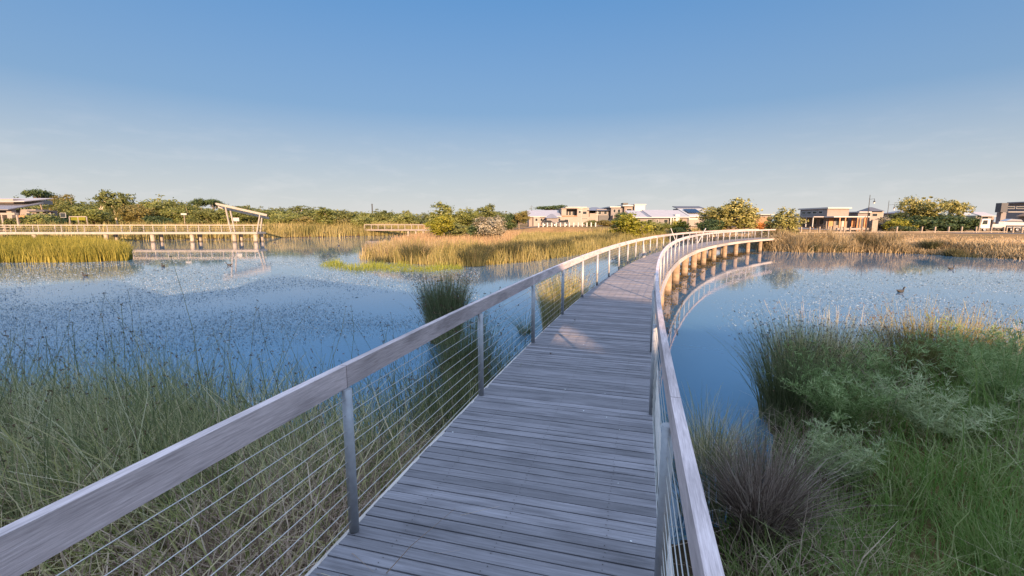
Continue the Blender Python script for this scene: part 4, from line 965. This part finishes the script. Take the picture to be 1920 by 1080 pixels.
h.skillion(M['darkroof'], 1294, 1349, 390.4, 386.6, 10.5, 15, .2, 'upper_roof'); h.wall(M['greywall'], 1296, 1346, 391.2, 11, 15)
for a in (1318, 1328): h.window(a, a + 6, 408.5, 413, .98)
h = House('garden_wall', 'cream rendered garden wall below the solar panel house', 'wall', 1308, 118)
h.wall(M['cream'], 1291, 1326, 412.5, 0, .4); h.slab(M['beige'], 1290.4, 1326.6, 411.6, 412.4, -.06, .46, 'coping')
h = House('house', 'flat roofed grey house between the two landing gums', 'house', 1430, 116)
h.wall(M['greywall'], 1406, 1452, 403, 2, 14); h.slab(M['white'], 1425, 1456, 401.5, 402.8, 1.2, 14); h.slab(M['metalroof'], 1404, 1440, 390, 391.2, 5, 15); h.wall(M['greywall'], 1407, 1436, 391.4, 5.6, 14.5, 403.2)
h.wall(M['beige'], 1411, 1424, 404, 1.2, 1.95); h.slab(M['brownwall'], 1410, 1446, 407, 430, .1, .25, 'fence_panel')
for a in (1411, 1418, 1428): h.window(a, a + 5, 393.5, 398, 5.58)
h.wall(M['darkwall'], 1436, 1441, 408, 1.8, 1.97, 428, 'door')
# pavilion house with verandah
h = House('house', 'flat roofed house with clerestory windows and an orange timber verandah', 'house', 1549, 112); h.sil = False
h.wall(M['beige'], 1549, 1589, 391.5, 0, 10.5); h.slab(M['white'], 1547, 1591, 388.5, 391.3, -.5, 11); h.slab(M['greywall'], 1583, 1588, 388.2, 390.4, 5, 7, 'chimney')
for q in range(4): h.sidewin(1549, 1.6 + q * 2.2, 3.2 + q * 2.2, 395, 400.5, 0)
h.slab(M['white'], 1544, 1609, 405.4, 407.6, -3.4, -.05, 'verandah_roof'); h.part('verandah_roof', M['metalroof'], MB().box(h.x(1549) - 3.2, h.x(1549) - .05, 0, 12, h.z(407.2, -2), h.z(405.6, -2)))
for a in (1556, 1566, 1588, 1593): h.post(M['timber'], a, 407.6, -3.2, .22)
for a in (1602, 1606): h.post(M['timber'], a, 407.6, -3.0, .28)
for q in range(5): 
    x = h.x(1549) - 3.05; h.part('post', M['white'], MB().box(x - .09, x + .09, .3 + q * 2.6, .48 + q * 2.6, -.4, h.z(407.2, -2)))
for q in range(4): h.sidewin(1549, .8 + q * 2.7, 2.4 + q * 2.7, 410, 422, 0)
h.wall(M['timber'], 1553, 1562, 409, -.12, -.03, 424, 'timber_panel'); h.wall(M['timber'], 1594, 1600, 409, -.4, -.2, 426, 'timber_panel'); h.window(1566, 1574, 410, 423, -.05); h.wall(M['white'], 1577, 1584, 410, -.12, -.03, 425, 'blind')
h.part('balustrade', M['brownwall'], MB().box(h.x(1549) - 3.4, h.x(1549) - 3.25, -.5, 12, .0, .95))
h.slab(M['cream'], 1550, 1606, 427.5, 431, -3.9, -3.3, 'step')
h = House('garage', 'low grey garage wing with dark door right of the verandah', 'garage', 1612, 112)
h.wall(M['greywall'], 1589.6, 1627, 399, .2, 9); h.slab(M['white'], 1589, 1632, 396.6, 398.8, -.5, 9.4); h.wall(M['darkwall'], 1608, 1624, 410, .02, .18, 430, 'garage_door'); h.wall(M['cream'], 1627, 1632, 398.9, -.4, 1.2, name='pillar')
h = House('stone_wall', 'pale stone boundary wall beside the garage', 'wall', 1640, 110); h.wall(M['brick'], 1632.5, 1646, 413, 0, .5); h.slab(M['beige'], 1632, 1646.6, 411.8, 412.9, -.05, .55, 'coping')
h = House('house', 'hip roofed house with yellow lit gable behind the garage', 'house', 1632, 136)
h.wall(M['cream'], 1612, 1654, 396, 1, 12); h.hip(M['darkroof'], 1603, 1657, 396, 388.5, 0, 13); h.window(1638, 1648, 400, 406, .98)
h = House('house', 'distant dark roofed house on the skyline between the street lamps', 'house', 1690, 190)
h.wall(M['beige'], 1655, 1720, 399, 1, 10); h.hip(M['greyroof'], 1650, 1728, 399.5, 394.5, 0, 12)
h = House('house', 'long lilac roofed house behind the white truck', 'house', 1850, 128)
h.wall(M['beige'], 1800, 1862, 404, 1, 10); h.skillion(M['metalroof'], 1814, 1866, 404.5, 397.5, 0, 9, .2); h.skillion(M['white'], 1790, 1818, 400.5, 398.5, 6, 12, .2); h.window(1846, 1858, 405, 412, .98); h.window(1806, 1816, 404.5, 408.5, .98)
h = House('house', 'tall grey house with a black cube room at the right edge', 'house', 1890, 145)
h.wall(M['greywall'], 1884, 1990, 380, 1, 14); h.wall(M['darkwall'], 1862, 1885, 380.5, 0, 9, 398, 'upper_room'); h.slab(M['greyroof'], 1882, 1992, 377.2, 379.8, .4, 14.5); h.wall(M['greywall'], 1866, 1884, 398.2, 1.2, 9)
for a, b in ((1888, 1904), (1907, 1930)): h.window(a, b, 387, 391.5, .98)
h.slab(M['white'], 1884, 1960, 396.8, 398, .6, 1.1, 'ledge')
h = House('house', 'pale brick house with brown gable at the right edge behind the truck', 'house', 1925, 118)
h.wall(M['beige'], 1905, 1990, 405, 1, 10); h.hip(M['brownwall'], 1902, 1995, 405, 391, 0, 12)

# ------------------------------------------------------------------ jetty with pergola, left
JL, JR = at(-60, 437, 79), at(481, 437, 80)
JZ = at(300, 435.5, 79.5).z
jt = thing('jetty', 'long pale timber jetty with a wire railing on concrete piers across the left water', 'jetty', (JL.x, 79, 0))
J0 = np.array([JL.x, 79., 0.])
ux = (JR - JL); ux.z = 0; LJ = ux.length; ux.normalize(); uy = Vector((-ux.y, ux.x, 0)); WJ = 3.0
def jp(a, b, z): v = ux * a + uy * b; return (v.x, v.y, z)
MB().beam(jp(0, WJ / 2, JZ - .05), jp(LJ, WJ / 2, JZ - .05), WJ - .1, .08).build('deck', M['fascia'], jt)
for b in (0, WJ): MB().beam(jp(-.02, b, JZ - .2), jp(LJ, b, JZ - .16), .09, .32).build('edge_beam', M['jettywood'], jt)
MB().beam(jp(LJ + .05, 0, JZ - .2), jp(LJ + .05, WJ, JZ - .16), .09, .32).build('edge_beam', M['jettywood'], jt)
for b in (0.02, WJ - .02):
    MB().beam(jp(0, b, JZ + 1.22), jp(LJ, b, JZ + 1.22), .10, .08).build('handrail', M['fascia'], jt)
    MB().beam(jp(0, b, JZ + .75), jp(LJ, b, JZ + .75), .02, .02).build('wire', M['cable'], jt); MB().beam(jp(0, b, JZ + .4), jp(LJ, b, JZ + .4), .02, .02).build('wire', M['cable'], jt)
    a = .3
    while a < LJ:
        MB().beam(jp(a, b, JZ + .02), jp(a, b, JZ + 1.16), .10, .10).build('post', M['jettywood'], jt); a += 3.9
def jx(px): return (X_(px, 79.6) - JL.x) / ux.x
for px in (60, 193, 279, 353, 432, 472):
    for b in (.5, WJ - .5): MB().cyl(jp(jx(px), b, -2.6), jp(jx(px), b, JZ - .33), .33, .33, 14).build('pier', M['pier'], jt)
pg = thing('pergola', 'white angled pergola frame standing at the right end of the jetty', 'pergola', (JL.x, 79, 0))
def pz(py): return at(440, py, 79.8).z
for (xb, xt, top, b) in ((428, 422, 387, .25), (420, 414.5, 392, WJ - .25), (477, 485.5, 400, .25), (469, 475, 404, WJ - .25)):
    MB().beam(jp(jx(xb), b, JZ + .0), jp(jx(xt), b, pz(top)), .19, .19).build('post', M['jettywood'], pg)
MB().beam(jp(jx(405), .25, pz(382)), jp(jx(498), .25, pz(403.5)), .14, .36).build('beam', M['jettywood'], pg)
MB().beam(jp(jx(392), WJ - .25, pz(387)), jp(jx(488), WJ - .25, pz(409)), .14, .36).build('beam', M['jettywood'], pg)
for q in range(9):
    t = q / 8 * .9; MB().beam(jp(jx(405 + 93 * t), .1, pz(381.0 + 21.5 * t)), jp(jx(393 + 93 * t), WJ - .1, pz(385.5 + 21.5 * t)), .07, .12).build('rafter', M['fascia'], pg)
# rail fence on the far bank behind the jetty
def bollards(name, label, group, pts, mat, hgt, w, rail=None, cap=True):
    pr = None
    for (px, Y) in pts:
        x = X_(px, Y); z = float(gz(x, Y))
        if pr is None:
            m = MB(); m.box(-w / 2, w / 2, -w / 2, w / 2, -.5, hgt); pr = m.build(name, mat, None, bevel=.02); o = pr
        else:
            o = pr.copy(); COL.objects.link(o)
        o.location = (x, Y, z); o.rotation_euler = (random.uniform(-.02, .02), random.uniform(-.02, .02), random.uniform(-.2, .2)); tag(o, label, 'bollard' if 'fence' not in name else 'fence post', group)
def fence(name, label, pts, mat, hgt, w, rails):
    x0 = X_(pts[0][0], pts[0][1]); t = thing(name, label, 'fence', (x0, pts[0][1], 0)); P = []
    for px, Y in pts:
        x = X_(px, Y); z = float(gz(x, Y)); P.append(Vector((x - x0, Y - pts[0][1], z)))
        MB().box(-w / 2 + P[-1].x, w / 2 + P[-1].x, P[-1].y - w / 2, P[-1].y + w / 2, z - .4, z + hgt).build('post', mat, t)
    for r in rails:
        m = MB()
        for a, b in zip(P, P[1:]): m.beam(a + Vector((0, -w / 2 - .03, r)), b + Vector((0, -w / 2 - .03, r)), .05, .13)
        m.build('rail', mat, t)
fence('rail_fence', 'pale timber rail fence on the bank behind the jetty', [(-20 + 29 * q, 101) for q in range(17)], M['fence'], 1.5, .22, (1.2, .55))
fence('rail_fence', 'low timber rail fence in front of the bridge landing trees', [(1282, 96), (1296, 96), (1312, 96), (1324, 96), (1342, 96), (1360, 96)], M['fence'], 1.25, .18, (1.1, .5))
bollards('bollard', 'squat pale bollard in the row in front of the parked cars', 'pale bollards in front of the first houses', [(1010 + 8.2 * q, 113) for q in range(14)], M['white'], 1.0, .3)
bollards('bollard', 'grey timber bollard along the low barrier of the right bank', 'timber bollards along the right bank', [(px, 96) for px in (1503, 1519, 1537.5, 1558, 1577, 1584, 1595, 1618, 1683, 1729.5, 1754.5, 1780, 1804.5, 1832, 1860, 1884, 1889)] + [(1918, 92), (1901, 94)], M['fence'], 1.25, .24)
lb = thing('low_barrier', 'low horizontal timber barrier running in front of the bollards', 'barrier', (X_(1500, 94), 94, 0))
m = MB(); xs = np.linspace(X_(1500, 94), X_(1890, 94), 26)
for a, b in zip(xs, xs[1:]): m.beam((a - xs[0], 0, float(gz(a, 94)) + .22), (b - xs[0], 0, float(gz(b, 94)) + .22), .18, .16)
m.build('log', M['fence'], lb)
m = MB()
for a in xs[::3]: m.box(a - xs[0] - .07, a - xs[0] + .07, -.06, .06, float(gz(a, 94)) - .3, float(gz(a, 94)) + .14)
m.build('peg', M['fence'], lb)
tp = at(1838, 408, 99); z = float(gz(tp.x, 99)); s_ = MB().cyl((0, 0, -.4), (.25, 0, 2.9), .12, .1, 8).build('sign_post', M['fence']); s_.location = (tp.x, 99, z); tag(s_, 'tall leaning pale post in front of the truck', 'post')
# far bridge at the end of the channel
fbx = X_(690, 118); t = thing('far_footbridge', 'distant pale low footbridge crossing the channel left of the island trees', 'footbridge', (fbx, 116, 0)); l = X_(815, 118) - fbx
MB().box(0, l, -1, 1, -.25, .1).build('deck', M['beige'], t); MB().box(0, l, -1.06, -.98, 1.15, 1.35).build('handrail', M['beige'], t); MB().box(0, l, .98, 1.06, 1.15, 1.35).build('handrail', M['cream'], t)
for q in range(11): MB().box(q * l / 10.2, q * l / 10.2 + .14, -1.0, -.9, .1, 1.15).build('post', M['cream'], t)
for q in range(4): MB().box(l * .62 + q * 1.9, l * .62 + .4 + q * 1.9, -.5, .5, -2.3, -.25).build('pier', M['concrete'], t)
# leaning pale markers beside the bridge
for (px0, py0, px1, py1, Y, lab) in ((1262.5, 441, 1257.5, 428, 70, 'pale leaning marker post behind the left bridge rail tilting left'), (1316, 441, 1323, 428, 62, 'pale leaning marker post behind the bridge rails tilting right')):
    a, b = at(px0, py0, Y), at(px1, py1, Y); base = a + (a - b) * 2.2
    o = MB().beam(Vector((0, 0, 0)), b - base, .22, .10).build('marker_post', M['white'], bevel=.02); o.location = base; tag(o, lab, 'marker post')

# ------------------------------------------------------------------ street lamps, mast, signs
def lamp(px, top, Y, lab, armpx, drop, mat='black'):
    p = at(px, top, Y); z0 = float(gz(p.x, Y)); H = p.z - z0; t = thing('street_lamp', lab, 'street lamp', (p.x, Y, z0)); k_ = Y / F
    m = MB(); m.cyl((0, 0, -.3), (0, 0, H), .10, .06, 8); m.cyl((0, 0, 0), (0, 0, .9), .16, .15, 8); m.build('pole', M[mat], t)
    za = H - 8.0 * k_; xa = armpx * k_
    m = MB(); m.cyl((0, 0, za), (xa, 0, za + .15), .04, .04, 6); m.cyl((xa, 0, za + .15), (xa, 0, za - drop * k_ * .3), .05, .05, 6); m.build('arm', M[mat], t)
    m = MB(); m.cyl((xa, 0, za - drop * k_ * .3), (xa, 0, za - drop * k_ * .65), .10, .26, 10); m.build('lantern', M[mat], t)
    MB().cyl((xa, 0, za - drop * k_ * .65 - .002), (xa, 0, za - drop * k_), .20, .12, 10).build('globe', M['lampglass'], t)
lamp(1631.5, 365.5, 108, 'black street lamp with a hanging lantern in front of the hip roofed house', 9, 8)
lamp(1667, 376, 150, 'smaller black street lamp with a hanging lantern over the distant roofs', 11, 10)
lamp(1705, 383, 175, 'thin distant lamp pole left of the tall pale gum', 3, 5)
def pole(px, top, Y, lab, name, r=.07, mat='black', extra=None):
    p = at(px, top, Y); z0 = float(gz(p.x, Y)); t = thing(name, lab, 'pole', (p.x, Y, z0)); MB().cyl((0, 0, -.3), (0, 0, p.z - z0), r, r * .6, 8).build('shaft', M[mat], t)
    m = MB(); H = p.z - z0; m.beam((-.5, 0, H - .4), (.5, 0, H - .4), .06, .06); m.beam((-.35, 0, H - .9), (.35, 0, H - .9), .06, .06); m.build('crossarm', M[mat], t)
pole(697.5, 382, 190, 'distant radio mast above the far skyline left of the island', 'mast', .35); pole(997, 385, 150, 'thin pole above the beige house', 'utility_pole', .06)
pole(1090, 388, 116, 'thin white pole in front of the cream block', 'utility_pole', .07, 'white'); pole(1120, 395, 117, 'thin pale pole in front of the two storey house', 'utility_pole', .07, 'white'); pole(1394, 399, 98, 'pale pole beside the orange bush', 'utility_pole', .07, 'white')
def sign(px, py, Y, w, hh, lab):
    p = at(px, py, Y); z0 = float(gz(p.x, Y)); t = thing('sign', lab, 'sign', (p.x, Y, z0)); H = p.z - z0
    MB().box(-.06, .06, -.05, .05, -.3, H - hh / 2).build('post', M['fence'], t); MB().box(-w / 2, w / 2, -.11, -.055, H - hh / 2, H + hh / 2).build('panel', M['white'], t, bevel=.01)
sign(345, 401.5, 98, 1.2, .35, 'small white panel on a post right of the domed trees'); sign(443, 411.5, 104, 1.4, .8, 'white board behind the jetty seen through the pergola')

# ------------------------------------------------------------------ vehicles
def wheels(t, xs, r, half, name='wheel'):
    for x in xs:
        for sd in (-1, 1):
            w = MB().cyl((x, sd * half - .11, r), (x, sd * half + .11, r), r, r, 14).build(name, M['tyre'], t)
            MB().cyl((x, sd * (half + .115), r), (x, sd * (half + .125), r), r * .6, r * .55, 10).build('rim', M['silver'], w)
def car(px, Y, label, mat, rz, wagon=0.0):
    x = X_(px, Y); t = thing('parked_car', label, 'car', (x, Y, float(gz(x, Y)) + .06), rz)
    prof = [(-2.1, .35), (2.1, .35), (2.15, .62), (2.0, .82), (1.0, .95), (-1.9, .98), (-2.15, .75)]
    top = [(1.05, .94), (.35, 1.42), (-1.2 - wagon, 1.46), (-1.85 - wagon * .1, .97)]
    MB().prism(prof, -.86, .86).build('body', M[mat], t, bevel=.06); MB().prism([(a * .97, b - .01) for a, b in top], -.74, .74).build('windows', M['window'], t)
    MB().prism([(.40, 1.40), (.33, 1.47), (-1.2 - wagon, 1.50), (-1.25 - wagon, 1.43)], -.72, .72).build('roof', M[mat], t, bevel=.02)
    for sd in (-1, 1): MB().box(2.05, 2.17, sd * .62 - .16, sd * .62 + .16, .6, .74).build('headlight', M['lampglass'], t)
    wheels(t, (1.3, -1.3), .33, .78)
car(1030, 120, 'dark parked car behind the pale bollards, left of the two', 'cardark', 0); car(1052, 121, 'dark parked car behind the pale bollards, nearer the cream block', 'cardark', math.pi)
car(1142, 124, 'grey car parked beside the round dark tree', 'silver', rad(60)); car(1178, 122, 'dark car half hidden behind the yellow green tree', 'cardark', 0)
car(1876, 121, 'white car parked behind the truck', 'carwhite', 0, .4); car(1904, 119, 'silver car parked right of the white car behind the truck', 'silver', 0, .3)
# flatbed truck
x = X_(1850, 105); tk = thing('truck', 'white flatbed truck with a long pale load parked behind the bollards', 'truck', (x, 105, float(gz(x, 105)) + .06), math.pi)
MB().prism([(.2, .75), (2.35, .75), (2.4, 1.35), (2.15, 2.75), (1.9, 2.95), (.25, 2.95)], -1.05, 1.05).build('cab', M['carwhite'], tk, bevel=.08)
for sd in (-1, 1): MB().prism([(.95, 1.7), (2.12, 1.7), (1.92, 2.6), (.95, 2.6)], sd * 1.06 - .012, sd * 1.06 + .012).build('side_window', M['window'], tk)
MB().prism([(2.37, 1.55), (2.40, 1.55), (2.20, 2.62), (2.17, 2.62)], -.9, .9).build('windscreen', M['window'], tk)
MB().box(-7.4, 2.2, -.45, .45, .55, .85).build('chassis', M['black'], tk); MB().box(-7.6, .0, -1.15, 1.15, .95, 1.15).build('bed', M['silver'], tk); MB().box(-.12, .05, -1.1, 1.1, 1.15, 2.7).build('headboard', M['black'], tk)
for sd in (-1, 1): MB().box(-3.2, -.15, sd * 1.14 - .03, sd * 1.14 + .03, 1.16, 1.75).build('side_panel', M['white'], tk)
wheels(tk, (1.3, -4.9, -6.1), .48, .92)
for sd in (-1, 1): MB().box(2.38, 2.44, sd * .8 - .18, sd * .8 + .18, .95, 1.15).build('headlight', M['lampglass'], tk)
ld = thing('boat', 'white covered boat lying on the truck bed', 'boat', (x + 5.4, 105, float(gz(x, 105)) + 1.23), math.pi)
hv = []; 
for q in range(9):
    t_ = q / 8; w_ = 1.0 * math.sqrt(max(.02, 1 - (2 * abs(t_ - .4) / 1.2) ** 2.2)); xx = -2.6 + 5.4 * t_; hv += [(xx, -w_, .95 + .2 * t_), (xx, -w_ * .85, .3), (xx, 0, .0 + .25 * t_ ** 3), (xx, w_ * .85, .3), (xx, w_, .95 + .2 * t_)]
hf = [(q * 5 + k, (q + 1) * 5 + k, (q + 1) * 5 + k + 1, q * 5 + k + 1) for q in range(8) for k in range(4)] + [(q * 5 + 4, (q + 1) * 5 + 4, (q + 1) * 5, q * 5) for q in range(8)] + [(0, 1, 2, 3, 4), (44, 43, 42, 41, 40)]
MB().add(hv, hf).build('hull', M['carwhite'], ld, smooth=False)
MB().prism([(-2.2, 1.1), (1.9, 1.25), (.6, 1.75), (-1.6, 1.6)], -.75, .75).build('cover', M['silver'], ld, bevel=.1)

# ------------------------------------------------------------------ ducks
def duck_parts():
    rings = [(-.26, .16, .012), (-.20, .13, .05), (-.10, .09, .10), (.02, .08, .115), (.12, .09, .09), (.17, .14, .055), (.19, .20, .042), (.205, .25, .045), (.24, .28, .05), (.285, .275, .03), (.30, .27, .006)]
    V, Q = [], []; n = 10
    for (x, z, r) in rings:
        for k in range(n): a = 2 * math.pi * k / n; V.append((x, r * math.cos(a), z + r * .8 * math.sin(a)))
    for q in range(len(rings) - 1):
        for k in range(n): Q.append((q * n + k, q * n + (k + 1) % n, (q + 1) * n + (k + 1) % n, (q + 1) * n + k))
    return V, Q
dv, dq = duck_parts(); dm = None
dl = ['dark duck swimming alone on the right pond', 'dark duck near the jetty reflection left of the pergola', 'dark duck off the front of the left reed spit', 'small duck beyond the jetty end', 'duck on the open water left of the island tip', 'duck near the right bank reeds', 'duck resting by the lime water plants', 'small duck in front of the left reeds']
for q, (px, py) in enumerate(((1688, 548), (306, 500), (160, 518), (515, 455), (635, 461), (1783, 505), (700, 494), (430, 498))):
    x, y = un(px, py, WZ); t = thing('duck', dl[q], 'duck', (x, y, WZ - .02), [.2, 2.6, 2.9, 0, 3, 0, 2, 3.3][q], 'ducks on the pond')
    if dm is None: dm = (np_obj('body', dv, dq, M['duck'], t, smooth=True), MB().cyl((.285, 0, .275), (.345, 0, .262), .02, .008, 6).build('bill', M['beak'], t))
    else:
        for o in dm: c = o.copy(); COL.objects.link(c); c.parent = t
    sc_ = .95; t.scale = (sc_, sc_, sc_)

# ------------------------------------------------------------------ a building added behind the camera, out of view, to shade the near bridge
sh, chh = Vector((math.sin(SUN_AZ), math.cos(SUN_AZ), 0)), math.tan(SUN_EL)
HB_ = 9.0; Kd = HB_ / chh
a, b = un(1095, 553, 0), un(1225, 567, 0); dirn = (Vector((b[0], b[1], 0)) - Vector((a[0], a[1], 0))).normalized()
P0 = Vector((a[0], a[1], 0)) + sh * Kd
ang = math.atan2(dirn.y, dirn.x)
bb = thing('added_shade_building', 'long pale two storey building with a slotted parapet added out of view to shade the near bridge', 'building', (P0.x, P0.y, 0), ang)
nrm_ = Vector((-dirn.y, dirn.x, 0))       # local +y
def hit(px, py):                            # where the ray from the deck to the sun meets the facade, in the building's own axes
    q = un(px, py, 0); q = Vector((q[0], q[1], 0)); k_ = (P0 - q).dot(nrm_) / sh.dot(nrm_); w_ = q + sh * k_ - P0
    return w_.dot(dirn), k_ * chh
u0, z0_ = hit(1055, 622);  # parapet slot aimed to let a patch of sun onto the deck
s0_, s1_ = -21, 26
BD = -9.0
MB().box(s0_, s1_, BD, -.25, -2, z0_ - .22).build('wall', M['cream'], bb)
m = MB(); m.box(s0_, u0 - .65, -.25, 0, z0_ - .22 - 1.2, HB_); m.box(u0 + .65, s1_, -.25, 0, z0_ - .22 - 1.2, HB_); m.box(u0 - .65, u0 + .65, -.25, 0, z0_ - 1.42, z0_ - .22); m.box(u0 - .65, u0 + .65, -.25, 0, z0_ + .20, HB_)
m.build('parapet', M['white'], bb); MB().box(-34, s0_ - .003, BD, -.1, -2, 5.8).build('low_wing', M['cream'], bb); MB().box(-34.3, s0_ - .003, BD - .3, .2, 5.803, 6.0).build('low_roof', M['greyroof'], bb); MB().box(s0_, s1_, -.25, 0, -2, z0_ - 1.44).build('facade', M['cream'], bb)
for q in range(10):
    for zz in (.2, 3.6):
        f = MB().box(s0_ + 2 + q * 4.6, s0_ + 4 + q * 4.6, .003, .06, zz, zz + 1.7).build('window', M['white'], bb); MB().box(s0_ + 2.1 + q * 4.6, s0_ + 3.9 + q * 4.6, .062, .08, zz + .1, zz + 1.6).build('pane', M['window'], f)
